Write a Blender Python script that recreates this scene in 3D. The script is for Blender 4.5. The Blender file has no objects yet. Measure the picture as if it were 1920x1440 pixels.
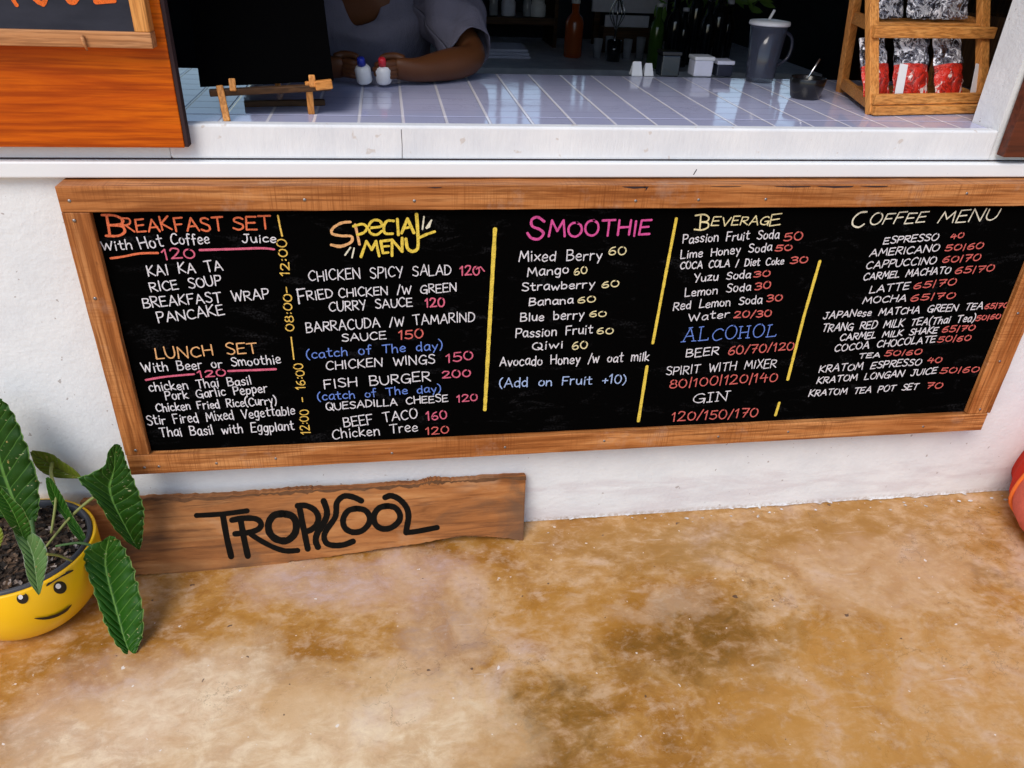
import bpy, bmesh, math, random
from mathutils import Vector, Matrix
random.seed(7)
R = math.radians
scene = bpy.context.scene
COL = scene.collection

# ------------------------------------------------------------------ camera
F_PX, CAM = 1446.85, Vector((0.0, -1.5, 1.32))
_y, _p, _r = R(9.5536), R(30.7243), R(2.6510)
FW = Vector((math.sin(_y)*math.cos(_p), math.cos(_y)*math.cos(_p), -math.sin(_p)))
_rt = Vector((math.cos(_y), -math.sin(_y), 0)); _up = _rt.cross(FW)
RX = _rt*math.cos(_r) + _up*math.sin(_r)
UY = -_rt*math.sin(_r) + _up*math.cos(_r)
cd = bpy.data.cameras.new('camera'); cam = bpy.data.objects.new('camera', cd); COL.objects.link(cam)
cd.sensor_width = 36; cd.lens = F_PX/1920*36; cd.clip_start = 0.02; cd.clip_end = 500
cam.matrix_world = Matrix(((RX.x, UY.x, -FW.x, CAM.x), (RX.y, UY.y, -FW.y, CAM.y), (RX.z, UY.z, -FW.z, CAM.z), (0, 0, 0, 1)))
scene.camera = cam

# ------------------------------------------------------------------ light
SUN_EL, SUN_AZ = R(48), R(-35)        # azimuth measured from -y (in front of the wall) towards -x
world = bpy.data.worlds.new("World"); scene.world = world; world.use_nodes = True
wn = world.node_tree; sky = wn.nodes.new('ShaderNodeTexSky'); sky.sky_type = 'NISHITA'; sky.sun_disc = False
sky.sun_elevation = SUN_EL
sdir = Vector((math.sin(SUN_AZ)*math.cos(SUN_EL), -math.cos(SUN_AZ)*math.cos(SUN_EL), math.sin(SUN_EL)))   # towards the sun
sky.sun_rotation = math.atan2(sdir.x, sdir.y)
sky.air_density = 1.0; sky.dust_density = 1.0; sky.ozone_density = 0.5
wn.links.new(sky.outputs[0], wn.nodes['Background'].inputs[0]); wn.nodes['Background'].inputs[1].default_value = 0.115
sl = bpy.data.lights.new('sun', 'SUN'); sun = bpy.data.objects.new('sun', sl); COL.objects.link(sun)
sl.energy = 1.75; sl.angle = R(32); sl.color = (1.0, 0.94, 0.86)
sun.rotation_euler = sdir.to_track_quat('Z', 'Y').to_euler(); sun.location = sdir*8
scene.view_settings.view_transform = 'Standard'; scene.view_settings.look = 'None'
scene.view_settings.exposure = 0.45; scene.view_settings.gamma = 1

# ------------------------------------------------------------------ measuring helpers
def ray(px, py): return FW + RX*((px-960)/F_PX) + UY*((720-py)/F_PX)
def onY(px, py, Y=0.0):
    d = ray(px, py); return CAM + d*((Y-CAM.y)/d.y)
def onZ(px, py, Z=0.0):
    d = ray(px, py); return CAM + d*((Z-CAM.z)/d.z)
def onPlane(px, py, p0, n):
    d = ray(px, py); return CAM + d*((Vector(p0)-CAM).dot(n)/d.dot(n))

# ------------------------------------------------------------------ object helpers
def tag(o, label=None, cat=None, group=None, kind=None):
    if label: o['label'] = label
    if cat: o['category'] = cat
    if group: o['group'] = group
    if kind: o['kind'] = kind
    return o
def empty(name, loc, label, cat, group=None):
    o = bpy.data.objects.new(name, None); o.empty_display_size = .05; o.location = loc; COL.objects.link(o)
    return tag(o, label, cat, group)
class MB:
    """collects shapes into one mesh (world coordinates)"""
    def __init__(s): s.bm = bmesh.new(); s.uv = s.bm.loops.layers.uv.new('UVMap')
    def box(s, a, b, bev=0.0, rot=None, seg=2):
        a, b = Vector(a), Vector(b); c = (a+b)/2; d = b-a
        r = bmesh.ops.create_cube(s.bm, size=1); vs = r['verts']
        bmesh.ops.scale(s.bm, vec=d, verts=vs)
        if bev: 
            es = list({e for v in vs for e in v.link_edges})
            g = bmesh.ops.bevel(s.bm, geom=es, offset=bev, segments=seg, affect='EDGES', profile=.5)
            vs = list({v for f in g['faces'] for v in f.verts} | {v for v in vs if v.is_valid})
        if rot is not None: bmesh.ops.transform(s.bm, matrix=rot.to_4x4(), verts=vs)
        bmesh.ops.translate(s.bm, vec=c, verts=vs); return s
    def bar(s, p, q, w, d, bev=0.0, side=(0, 1, 0)):
        """square bar from p to q, w wide, d deep"""
        p, q = Vector(p), Vector(q); ax = (q-p); L = ax.length; ax.normalize()
        sd = Vector(side); sd = (sd - ax*sd.dot(ax)).normalized(); ot = sd.cross(ax)
        m = Matrix((ot, sd, ax)).transposed()
        c = (p+q)/2; h = Vector((w/2, d/2, L/2)); return s.box(c-h, c+h, bev, m)
    def tube(s, pts, rad, n=10, cap=True):
        pts = [Vector(p) for p in pts]; rings = []
        rr = rad if isinstance(rad, (list, tuple)) else [rad]*len(pts)
        up = Vector((0.13, 0.31, 1)).normalized()
        for i, p in enumerate(pts):
            t = (pts[min(i+1, len(pts)-1)] - pts[max(i-1, 0)]).normalized()
            u = t.cross(up); u = u.normalized() if u.length > 1e-4 else t.orthogonal().normalized(); v = t.cross(u)
            rings.append([s.bm.verts.new(p + (u*math.cos(2*math.pi*k/n) + v*math.sin(2*math.pi*k/n))*rr[i]) for k in range(n)])
        for a, b in zip(rings, rings[1:]):
            for k in range(n): s.bm.faces.new((a[k], a[(k+1) % n], b[(k+1) % n], b[k]))
        if cap: s.bm.faces.new(rings[0][::-1]); s.bm.faces.new(rings[-1])
        return s
    def lathe(s, prof, c, n=40, axis=None):
        c = Vector(c); rings = []
        m = Vector((0, 0, 1)).rotation_difference(Vector(axis)).to_matrix() if axis is not None else Matrix.Identity(3)
        for (r, z) in prof:
            if r < 1e-6: rings.append([s.bm.verts.new(c + m @ Vector((0, 0, z)))])
            else: rings.append([s.bm.verts.new(c + m @ Vector((r*math.cos(2*math.pi*k/n), r*math.sin(2*math.pi*k/n), z))) for k in range(n)])
        for a, b in zip(rings, rings[1:]):
            for k in range(n):
                k2 = (k+1) % n
                if len(a) == 1 and len(b) == 1: continue
                if len(a) == 1: s.bm.faces.new((a[0], b[k2], b[k]))
                elif len(b) == 1: s.bm.faces.new((a[k], a[k2], b[0]))
                else: s.bm.faces.new((a[k], a[k2], b[k2], b[k]))
        return s
    def poly(s, pts, flip=False):
        vs = [s.bm.verts.new(Vector(p)) for p in pts]
        return s.bm.faces.new(vs[::-1] if flip else vs)
    def prism(s, outline, off):
        """closed outline (3-D points) pushed along off"""
        a = [s.bm.verts.new(Vector(p)) for p in outline]; b = [s.bm.verts.new(Vector(p)+Vector(off)) for p in outline]
        s.bm.faces.new(a); s.bm.faces.new(b[::-1]); n = len(a)
        for i in range(n): s.bm.faces.new((a[i], b[i], b[(i+1) % n], a[(i+1) % n]))
        bmesh.ops.recalc_face_normals(s.bm, faces=s.bm.faces[:]); return s
    def grid(s, rows, uv=True):
        R_ = [[s.bm.verts.new(Vector(p)) for p in row] for row in rows]; nr, nc = len(R_), len(R_[0])
        for i in range(nr-1):
            for j in range(nc-1):
                f = s.bm.faces.new((R_[i][j], R_[i][j+1], R_[i+1][j+1], R_[i+1][j]))
                for l, (a, b) in zip(f.loops, ((i, j), (i, j+1), (i+1, j+1), (i+1, j))): l[s.uv].uv = (b/(nc-1), a/(nr-1))
        return s
    def build(s, name, mat, parent=None, smooth=False, loc=None):
        me = bpy.data.meshes.new(name); o = bpy.data.objects.new(name, me); COL.objects.link(o)
        org = Vector(loc) if loc is not None else (Vector((0, 0, 0)))
        if parent is not None: org = world_loc(parent)
        bmesh.ops.translate(s.bm, vec=-org, verts=s.bm.verts[:])
        if smooth:
            for f in s.bm.faces: f.smooth = True
        s.bm.to_mesh(me); s.bm.free()
        for m in (mat if isinstance(mat, list) else [mat]): me.materials.append(m)
        if parent is not None: o.parent = parent
        else: o.location = org
        return o
def world_loc(o):
    v = Vector((0, 0, 0))
    while o is not None: v += Vector(o.location); o = o.parent
    return v
def catmull(pts, n=6, closed=False):
    P = [Vector(p) for p in pts]; N = len(P); out = []
    segs = N if closed else N-1
    for i in range(segs):
        if closed: a, b, c, d = P[(i-1) % N], P[i], P[(i+1) % N], P[(i+2) % N]
        else: a, b, c, d = P[max(i-1, 0)], P[i], P[i+1], P[min(i+2, N-1)]
        for k in range(n):
            t = k/n
            out.append(.5*((2*b) + (c-a)*t + (2*a-5*b+4*c-d)*t*t + (3*b-a-3*c+d)*t**3))
    out.append(P[0] if closed else P[-1]); return out

# ------------------------------------------------------------------ materials
class NT:
    def __init__(s, name):
        s.m = bpy.data.materials.new(name); s.m.use_nodes = True; s.t = s.m.node_tree; s.b = s.t.nodes['Principled BSDF']
        s.tc = s.t.nodes.new('ShaderNodeTexCoord')
    def n(s, typ, **kw):
        nd = s.t.nodes.new(typ)
        for k, v in kw.items():
            if k in nd.inputs: 
                if isinstance(v, bpy.types.NodeSocket): s.t.links.new(v, nd.inputs[k])
                else: nd.inputs[k].default_value = v
            else: setattr(nd, k, v)
        return nd
    def link(s, a, b): s.t.links.new(a, b)
    def coord(s, scale=(1, 1, 1), which='Object', loc=(0, 0, 0), rot=(0, 0, 0)):
        mp = s.n('ShaderNodeMapping'); s.link(s.tc.outputs[which], mp.inputs['Vector'])
        mp.inputs['Scale'].default_value = scale; mp.inputs['Location'].default_value = loc; mp.inputs['Rotation'].default_value = rot
        return mp.outputs[0]
    def noise(s, vec, scale, detail=6, rough=.6, dist=0.0):
        nd = s.n('ShaderNodeTexNoise'); s.link(vec, nd.inputs['Vector'])
        nd.inputs['Scale'].default_value = scale; nd.inputs['Detail'].default_value = detail
        nd.inputs['Roughness'].default_value = rough; nd.inputs['Distortion'].default_value = dist
        return nd.outputs['Fac']
    def ramp(s, fac, stops):
        nd = s.n('ShaderNodeValToRGB'); s.link(fac, nd.inputs[0]); cr = nd.color_ramp
        while len(cr.elements) < len(stops): cr.elements.new(.5)
        for e, (p, c) in zip(cr.elements, stops):
            e.position = p; e.color = (c, c, c, 1) if isinstance(c, (int, float)) else (*c, 1)
        return nd.outputs[0]
    def mix(s, fac, a, b, mode='MIX'):
        nd = s.n('ShaderNodeMix'); nd.data_type = 'RGBA'; nd.blend_type = mode
        for sock, v in ((nd.inputs[0], fac), (nd.inputs[6], a), (nd.inputs[7], b)):
            if isinstance(v, bpy.types.NodeSocket): s.link(v, sock)
            elif isinstance(v, (int, float)): sock.default_value = v
            else: sock.default_value = (*v, 1)
        return nd.outputs[2]
    def math(s, op, a, b=0.0, clamp=False):
        nd = s.n('ShaderNodeMath'); nd.operation = op; nd.use_clamp = clamp
        for sock, v in ((nd.inputs[0], a), (nd.inputs[1], b)):
            if isinstance(v, bpy.types.NodeSocket): s.link(v, sock)
            else: sock.default_value = v
        return nd.outputs[0]
    def bump(s, h, strength=.3, dist=.002):
        nd = s.n('ShaderNodeBump'); s.link(h, nd.inputs['Height'])
        nd.inputs['Strength'].default_value = strength; nd.inputs['Distance'].default_value = dist
        s.link(nd.outputs[0], s.b.inputs['Normal']); return nd
    def set(s, **kw):
        for k, v in kw.items():
            k = {'base': 'Base Color', 'rough': 'Roughness', 'spec': 'Specular IOR Level', 'metal': 'Metallic', 'trans': 'Transmission Weight', 'coat': 'Coat Weight', 'ior': 'IOR', 'sss': 'Subsurface Weight', 'alpha': 'Alpha'}[k]
            if isinstance(v, bpy.types.NodeSocket): s.link(v, s.b.inputs[k])
            elif isinstance(v, (int, float)): s.b.inputs[k].default_value = v
            else: s.b.inputs[k].default_value = (*v, 1)
        return s
def plain(name, c, rough=.5, spec=.4, var=.12, scale=40, bump=0.0, **kw):
    t = NT(name); v = t.coord()
    n = t.noise(v, scale, 4)
    t.set(base=t.mix(n, [x*(1-var) for x in c], [min(1, x*(1+var)) for x in c]), rough=rough, spec=spec, **kw)
    if bump: t.bump(t.noise(v, scale*3, 3), bump, .001)
    return t.m
def wood(name, dark, mid, light, axis='x', rough=.55, scale=1.0, knots=True, bump=.25, spec=.25, worn=0.0, saw=0.0):
    t = NT(name); lo, hi = 2.2*scale, 26*scale
    sc = {'x': (lo, hi, hi), 'z': (hi, hi, lo), 'y': (hi, lo, hi)}[axis]
    v = t.coord(sc); g = t.noise(v, 1.0, 8, .65, 1.1)
    sc2 = {'x': (6*scale, 160*scale, 160*scale), 'z': (160*scale, 160*scale, 6*scale), 'y': (160*scale, 6*scale, 160*scale)}[axis]
    fine = t.noise(t.coord(sc2), 1.0, 4, .6)
    big = t.noise(t.coord((3, 3, 3)), 1.0, 3, .5)
    col = t.ramp(g, [(.28, dark), (.5, mid), (.72, light)])
    col = t.mix(t.ramp(fine, [(.40, .75), (.56, 0.0)]), col, [c*.55 for c in dark])
    col = t.mix(t.ramp(big, [(.35, .45), (.6, 0.0)]), col, dark)
    if saw:
        sw = t.noise(t.coord({'x': (420, 4, 9), 'z': (9, 4, 420), 'y': (9, 420, 4)}[axis]), 1.0, 3, .6); bl = t.noise(t.coord(loc=(5, 2, 1)), 7, 3, .6)
        col = t.mix(t.math('MULTIPLY', t.ramp(sw, [(.36, saw), (.52, 0.0)]), t.ramp(bl, [(.40, .1), (.60, 1.0)])), col, [c*.7 for c in dark])
        kn = t.noise(t.coord({'x': (9, 30, 30), 'z': (30, 30, 9), 'y': (30, 9, 30)}[axis], loc=(3, 1, 2)), 1.0, 4, .6); col = t.mix(t.ramp(kn, [(.67, 0.0), (.76, .75)]), col, [c*.35 for c in dark])
    if worn:
        w = t.noise(t.coord(), 9, 6, .7); col = t.mix(t.ramp(w, [(.58, 0.0), (.75, worn)]), col, (.55, .42, .33))
    t.set(base=col, rough=rough, spec=spec); t.bump(t.math('ADD', g, fine), bump, .0012); return t.m
def chalk(name, c):
    t = NT(name); v = t.coord()
    n = t.noise(v, 620, 2, .7); n2 = t.noise(v, 120, 3, .6)
    f = t.math('MULTIPLY', t.ramp(n, [(.36, .45), (.5, 1.0)]), t.ramp(n2, [(.3, .72), (.5, 1.0)]))
    t.set(base=t.mix(f, [x*.12 for x in c], c), rough=.95, spec=.05); return t.m
M = {}
M['frame_h'] = wood('frame_wood_across', (.29, .080, .014), (.52, .20, .058), (.68, .32, .12), 'x', worn=.3, saw=.6)
M['frame_v'] = wood('frame_wood_upright', (.29, .080, .014), (.52, .20, .058), (.68, .32, .12), 'z', worn=.25, saw=.6)
M['shutter'] = wood('orange_varnished_wood', (.42, .055, .002), (.72, .150, .003), (.86, .25, .006), 'x', rough=.45, scale=.6, spec=.15, bump=.1)
M['shutter_dark'] = wood('red_brown_varnished_wood', (.07, .014, .004), (.13, .026, .007), (.18, .04, .012), 'x', rough=.4, scale=.6, spec=.4, bump=.1)
M['pale_wood'] = wood('pale_wood', (.42, .17, .06), (.58, .27, .11), (.66, .36, .18), 'x', scale=1.4)
M['pine'] = wood('orange_pine', (.52, .19, .04), (.72, .31, .08), (.80, .41, .13), 'z', scale=1.6, rough=.5)
M['pine_h'] = wood('orange_pine_across', (.52, .19, .04), (.72, .31, .08), (.80, .41, .13), 'x', scale=1.6, rough=.5)
t = NT('driftwood_plank'); n1 = t.noise(t.coord((2.2, 9, 16)), 1.0, 8, .62, 1.4); n2 = t.noise(t.coord((5, 60, 95)), 1.0, 5, .65, .5); n3 = t.noise(t.coord((4, 4, 7)), 1.0, 5, .6, .6)
col = t.ramp(n1, [(.30, (.19, .066, .018)), (.46, (.37, .14, .042)), (.58, (.46, .20, .068)), (.70, (.56, .29, .13))])
col = t.mix(t.ramp(n2, [(.34, .75), (.48, 0.0)]), col, (.13, .048, .018)); col = t.mix(t.ramp(n3, [(.53, 0.0), (.68, .75)]), col, (.13, .075, .045)); col = t.mix(t.ramp(n3, [(.28, .5), (.42, 0.0)]), col, (.50, .30, .17))
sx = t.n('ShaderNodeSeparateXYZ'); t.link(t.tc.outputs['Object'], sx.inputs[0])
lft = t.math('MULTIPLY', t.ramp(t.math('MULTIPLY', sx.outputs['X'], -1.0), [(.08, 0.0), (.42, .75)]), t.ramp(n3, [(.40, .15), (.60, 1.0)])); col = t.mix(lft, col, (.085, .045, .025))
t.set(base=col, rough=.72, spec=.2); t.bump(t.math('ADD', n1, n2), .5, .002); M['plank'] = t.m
M['bark'] = plain('bark_edge', (.13, .062, .03), .9, .1, .5, 60, .6)
M['ink'] = plain('black_brush_paint', (.006, .005, .004), .8, .06, .3, 90, .15)
# chalkboard
t = NT('black_chalkboard'); v = t.coord((3, 1, 9)); n = t.noise(v, 3, 7, .7, .6)
v2 = t.coord((1, 1, 1)); n2 = t.noise(v2, 260, 3, .6)
sm = t.math('MULTIPLY', t.ramp(n, [(.56, 0.0), (.80, .30)]), t.ramp(n2, [(.42, 0.0), (.65, 1.0)]))
t.set(base=t.mix(sm, (.0016, .0015, .0015), (.10, .10, .11)), rough=.85, spec=.0); M['board'] = t.m
t = NT('blue_black_slate'); n = t.noise(t.coord((2, 1, 6)), 4, 6, .6)
t.set(base=t.ramp(n, [(.3, (.016, .019, .03)), (.7, (.035, .038, .055))]), rough=.6, spec=.2); M['slate'] = t.m
M['slate_plain'] = plain('matt_black_panel', (.0016, .0016, .0018), .85, .0)
for k, c in dict(white=(.78, .76, .80), coral=(.80, .19, .085), pink=(.72, .15, .24), magenta=(.72, .10, .34), peach=(.82, .45, .20), yellow=(.86, .56, .12), pale=(.84, .74, .42), gold=(.84, .62, .09), blue=(.16, .27, .72), paleblue=(.42, .55, .85), red=(.68, .15, .13), orange=(.85, .17, .035), cream=(.82, .78, .62)).items():
    M['c_'+k] = chalk(k+'_chalk', c)
# white plaster
t = NT('white_plaster'); v = t.coord()
n1 = t.noise(v, 90, 6, .65); n2 = t.noise(v, 9, 4, .6); n3 = t.noise(t.coord((1, 1, 5)), 5, 5, .6, .5)
col = t.ramp(n2, [(.3, (.72, .745, .77)), (.6, (.79, .81, .825))])
sx = t.n('ShaderNodeSeparateXYZ'); t.link(t.tc.outputs['Object'], sx.inputs[0])
low = t.math('SUBTRACT', t.math('ADD', .09, t.math('MULTIPLY', n3, .10)), sx.outputs['Z'])     # scuffed foot of the wall
dirt = t.math('MULTIPLY', t.ramp(t.math('MULTIPLY', low, 12.0), [(.15, 0.0), (.6, .42)]), t.ramp(n3, [(.42, 0.1), (.6, 1.0)]))
col = t.mix(dirt, col, (.56, .50, .53)); wz = t.math('MULTIPLY', t.ramp(t.math('MULTIPLY', sx.outputs['Z'], 10.0), [(.02, .6), (.16, 0.0)]), t.ramp(n1, [(.42, 0.0), (.58, 1.0)])); col = t.mix(wz, col, (.36, .25, .15))
spk = t.ramp(t.noise(v, 55, 2, .5), [(.70, 0.0), (.72, .7)])
col = t.mix(spk, col, (.35, .30, .28))
t.set(base=col, rough=.75, spec=.25); t.bump(t.math('ADD', t.math('MULTIPLY', n1, .8), t.noise(v, 22, 3)), .45, .004); M['plaster'] = t.m
t = NT('white_gloss_paint'); v = t.coord(); n = t.noise(v, 12, 4)
spk = t.ramp(t.noise(v, 40, 2, .5), [(.74, 0.0), (.76, .5)])
t.set(base=t.mix(spk, t.mix(n, (.78, .80, .82), (.83, .845, .86)), (.3, .25, .22)), rough=.4, spec=.4); t.bump(t.noise(v, 60, 3), .08, .001); M['white'] = t.m
t = NT('brushed_plaster'); v = t.coord((30, 10, 6)); n = t.noise(v, 3, 6, .7); n2 = t.noise(t.coord(), 7, 4)
spk = t.ramp(t.noise(t.coord(loc=(2, 2, 2)), 45, 2, .5), [(.69, 0.0), (.73, .5)])
t.set(base=t.mix(spk, t.ramp(n2, [(.3, (.68, .70, .74)), (.65, (.80, .81, .83))]), (.52, .42, .34)), rough=.6, spec=.3); t.bump(n, .5, .003); M['sill'] = t.m
M['gap'] = plain('dark_joint_and_shade', (.045, .028, .030), .9, .1)
# stained polished concrete
t = NT('stained_concrete'); v = t.coord()
nA = t.noise(v, 1.9, 6, .60, 1.0); nB = t.noise(t.coord(loc=(4, 2, 0)), 6.0, 7, .62, .8); nC = t.noise(t.coord((1, 1.5, 1), loc=(9, 5, 1)), 17, 8, .68, .4); nD = t.noise(v, 130, 5, .7)
col = t.ramp(t.math('ADD', t.math('MULTIPLY', nA, .5), t.math('MULTIPLY', nB, .5)), [(.36, (.25, .105, .014)), (.44, (.38, .17, .030)), (.50, (.48, .245, .062)), (.56, (.59, .36, .165)), (.66, (.58, .42, .34))])
col = t.mix(t.ramp(nC, [(.49, 0.0), (.68, .50)]), col, (.72, .52, .35))
col = t.mix(t.ramp(nC, [(.33, .65), (.46, 0.0)]), col, (.33, .14, .026)); nE = t.noise(t.coord((1, 1.3, 1), loc=(1, 8, 2)), 48, 6, .7); col = t.mix(t.ramp(nE, [(.34, .40), (.47, 0.0)]), col, (.30, .135, .035)); col = t.mix(t.ramp(nE, [(.54, 0.0), (.70, .35)]), col, (.78, .62, .47))
warp = t.n('ShaderNodeTexNoise'); t.link(v, warp.inputs['Vector']); warp.inputs['Scale'].default_value = 6; warp.inputs['Detail'].default_value = 6; warp.inputs['Roughness'].default_value = .65
wv = t.n('ShaderNodeVectorMath', operation='SUBTRACT'); t.link(warp.outputs['Color'], wv.inputs[0]); wv.inputs[1].default_value = (.5, .5, .5)
ws = t.n('ShaderNodeVectorMath', operation='SCALE'); t.link(wv.outputs[0], ws.inputs[0]); ws.inputs['Scale'].default_value = .34
wa = t.n('ShaderNodeVectorMath', operation='ADD'); t.link(t.tc.outputs['Object'], wa.inputs[0]); t.link(ws.outputs[0], wa.inputs[1])
def stain(px, py, r, c, amt, sx=1.0):
    global col
    p = onZ(px, py, 0)
    mp = t.n('ShaderNodeMapping'); mp.vector_type = 'POINT'; t.link(wa.outputs[0], mp.inputs['Vector'])
    mp.inputs['Scale'].default_value = (sx, 1, 0); mp.inputs['Location'].default_value = (-p.x*sx, -p.y, 0)
    L = t.n('ShaderNodeVectorMath', operation='LENGTH'); t.link(mp.outputs[0], L.inputs[0])
    m = t.ramp(L.outputs['Value'], [(r*.45, amt), (r*.95, 0.0)])
    m = t.math('MULTIPLY', m, t.ramp(nC, [(.34, 1.0), (.62, .22)]))
    col = t.mix(m, col, c)
OL, OCH, PALE_LIT, LIL = (.155, .078, .014), (.50, .23, .035), (.86, .70, .48), (.66, .52, .50)
stain(1330, 1190, .17, OL, .85, .8); stain(1040, 1370, .16, OL, .75, 1.0); stain(1500, 1195, .06, OL, .6); stain(1190, 1250, .10, OL, .35)
stain(1840, 1075, .07, OL, .6); stain(1150, 1010, .13, (.34, .16, .025), .75, .5); stain(1400, 985, .20, (.36, .165, .022), .85, .35); stain(1750, 985, .20, (.36, .165, .022), .85, .35)
stain(1320, 1035, .11, (.36, .20, .06), .6, .5); stain(1000, 1160, .10, OCH, .6, .6); stain(700, 1110, .08, OCH, .6, .7); stain(470, 1140, .08, OCH, .5); stain(820, 1190, .14, (.50, .36, .28), .7)
stain(560, 1090, .10, LIL, .7, .5); stain(760, 1080, .12, LIL, .6, .5); stain(250, 1330, .2, LIL, .5, .7); stain(700, 1420, .24, PALE_LIT, .95, .7); stain(300, 1430, .25, PALE_LIT, .85, .6); stain(930, 1380, .05, OCH, .6); stain(560, 1330, .07, OCH, .5, .6); stain(150, 1340, .06, OCH, .5); stain(420, 1270, .13, PALE_LIT, .6)  # pale patches here also put the brighter daylight off the wall into the colour
stain(1650, 1080, .16, (.64, .41, .25), .6, .5); stain(1700, 1330, .34, (.58, .29, .075), .75, .7); stain(1500, 1400, .2, (.52, .26, .06), .6, .8); stain(1130, 1120, .12, (.46, .215, .035), .6, .6); stain(890, 1240, .08, (.42, .28, .2), .6); stain(1250, 1120, .06, (.66, .5, .36), .6, .4)
spk = t.ramp(t.noise(t.coord(loc=(3, 3, 3)), 38, 2, .5), [(.735, 0.0), (.75, .8)]); col = t.mix(spk, col, (.07, .045, .04))
spk2 = t.ramp(t.noise(t.coord(loc=(7, 1, 3)), 60, 2, .5), [(.73, 0.0), (.75, .8)]); col = t.mix(spk2, col, (.85, .8, .75))
vo = t.n('ShaderNodeTexVoronoi'); vo.feature = 'DISTANCE_TO_EDGE'; t.link(wa.outputs[0], vo.inputs['Vector']); vo.inputs['Scale'].default_value = 3.2
ck = t.math('MULTIPLY', t.ramp(vo.outputs['Distance'], [(.0, .5), (.005, 0.0)]), t.ramp(nA, [(.54, 0.0), (.58, 1.0)])); col = t.mix(ck, col, (.10, .055, .025))
sc = t.noise(t.coord((5, 60, 1), rot=(0, 0, .5)), 1.0, 4, .6); col = t.mix(t.ramp(sc, [(.66, 0.0), (.74, .35)]), col, (.82, .72, .62))
t.set(base=col, rough=t.ramp(nB, [(.38, .24), (.62, .50)]), spec=.5); t.bump(t.math('ADD', nC, t.math('MULTIPLY', nE, .5)), .3, .003); M['floor'] = t.m
# glazed countertop tile
t = NT('glazed_counter_tile'); v = t.coord()
sx = t.n('ShaderNodeSeparateXYZ'); t.link(v, sx.inputs[0])
def lines(axis, period, w, off=0.0):
    f = t.math('FRACT', t.math('ADD', t.math('DIVIDE', sx.outputs[axis], period), off)); return t.ramp(t.math('ABSOLUTE', t.math('SUBTRACT', f, .5)), [(w*.5, 1.0), (w, 0.0)])
gx = lines('X', .0835, .045); gy = lines('Y', .062, .035); g2 = t.noise(v, 9, 3)
gyv = t.math('MULTIPLY', gy, t.ramp(g2, [(.35, .25), (.6, .8)]))
tone = t.noise(t.coord((12, 1, 1)), 1.0, 1); base = t.mix(tone, (.42, .44, .65), (.50, .52, .71)); base = t.mix(gyv, base, (.30, .29, .46)); base = t.mix(gx, base, (.86, .84, .92)); gfac = t.math('MAXIMUM', gx, gyv)
vein = t.noise(t.coord((1, 1.8, 1)), 24, 6, .6, 2.5); vm = t.ramp(vein, [(.485, 0.0), (.5, .55), (.515, 0.0)])
vm = t.math('MULTIPLY', vm, t.ramp(t.noise(v, 6, 2), [(.52, 0.0), (.62, 1.0)]))
t.set(base=t.mix(vm, base, (.10, .09, .15)), rough=.07, spec=.7)
t.bump(t.math('ADD', t.math('SUBTRACT', 1.0, gfac), t.math('MULTIPLY', t.noise(v, 14, 2), .35)), .5, .0015); M['tile'] = t.m
# leaves
def leafmat(name, dark, light, rib, veins=13):
    t = NT(name); uv = t.n('ShaderNodeSeparateXYZ'); t.link(t.tc.outputs['UV'], uv.inputs[0])
    u = t.math('ABSOLUTE', t.math('SUBTRACT', uv.outputs[0], .5))
    ph = t.math('ADD', t.math('MULTIPLY', uv.outputs[1], float(veins)), t.math('MULTIPLY', u, 4.0))
    w = t.math('ABSOLUTE', t.math('SINE', t.math('MULTIPLY', ph, math.pi)))
    n = t.noise(t.coord(), 30, 5)
    col = t.mix(n, dark, light); col = t.mix(t.ramp(w, [(.0, .55), (.22, 0.0)]), col, rib)
    col = t.mix(t.ramp(u, [(.012, .9), (.03, 0.0)]), col, rib)
    col = t.mix(t.ramp(t.noise(t.coord(), 70, 3), [(.70, 0.0), (.73, .8)]), col, (.36, .25, .08))
    col = t.mix(t.ramp(u, [(.478, 0.0), (.497, .8)]), col, [min(.4, c*2.2) for c in rib]); fl = t.ramp(t.noise(t.coord((1, 1, 3)), 95, 2, .5), [(.70, 0.0), (.72, .7)]); col = t.mix(fl, col, (.42, .40, .22))  # paler margin is a rim highlight put into the leaf colour; then pale flecks
    t.set(base=col, rough=.48, spec=.18); t.bump(t.math('ADD', t.math('MULTIPLY', w, .8), t.math('MULTIPLY', n, .4)), .55, .004); return t.m
M['leaf'] = leafmat('dark_green_leaf', (.005, .028, .001), (.015, .064, .003), (.10, .22, .04))
M['leaf_mid'] = leafmat('green_leaf', (.007, .045, .002), (.022, .098, .005), (.13, .27, .05), 15)
M['leaf_pale'] = leafmat('yellow_green_leaf', (.11, .15, .010), (.19, .24, .022), (.10, .10, .03), 9)
M['leaf_young'] = leafmat('young_leaf', (.06, .13, .03), (.11, .20, .06), (.25, .36, .16), 10)
M['stem'] = plain('leaf_stalk', (.20, .22, .05), .5, .4, .3)
M['stem_green'] = plain('green_leaf_stalk', (.07, .15, .04), .5, .4, .3)
M['pot'] = plain('glossy_yellow_plastic', (.96, .54, .005), .32, .5, .05, 6)
M['liner'] = plain('dark_grey_plastic', (.05, .052, .062), .45, .4)
M['facepaint'] = plain('black_face_paint', (.01, .009, .008), .3, .5, .1)
M['eyewhite'] = plain('white_face_paint', (.85, .86, .88), .3, .5, .03)
t = NT('bark_chips'); v = t.coord(); vo = t.n('ShaderNodeTexVoronoi'); t.link(v, vo.inputs['Vector']); vo.inputs['Scale'].default_value = 95
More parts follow.
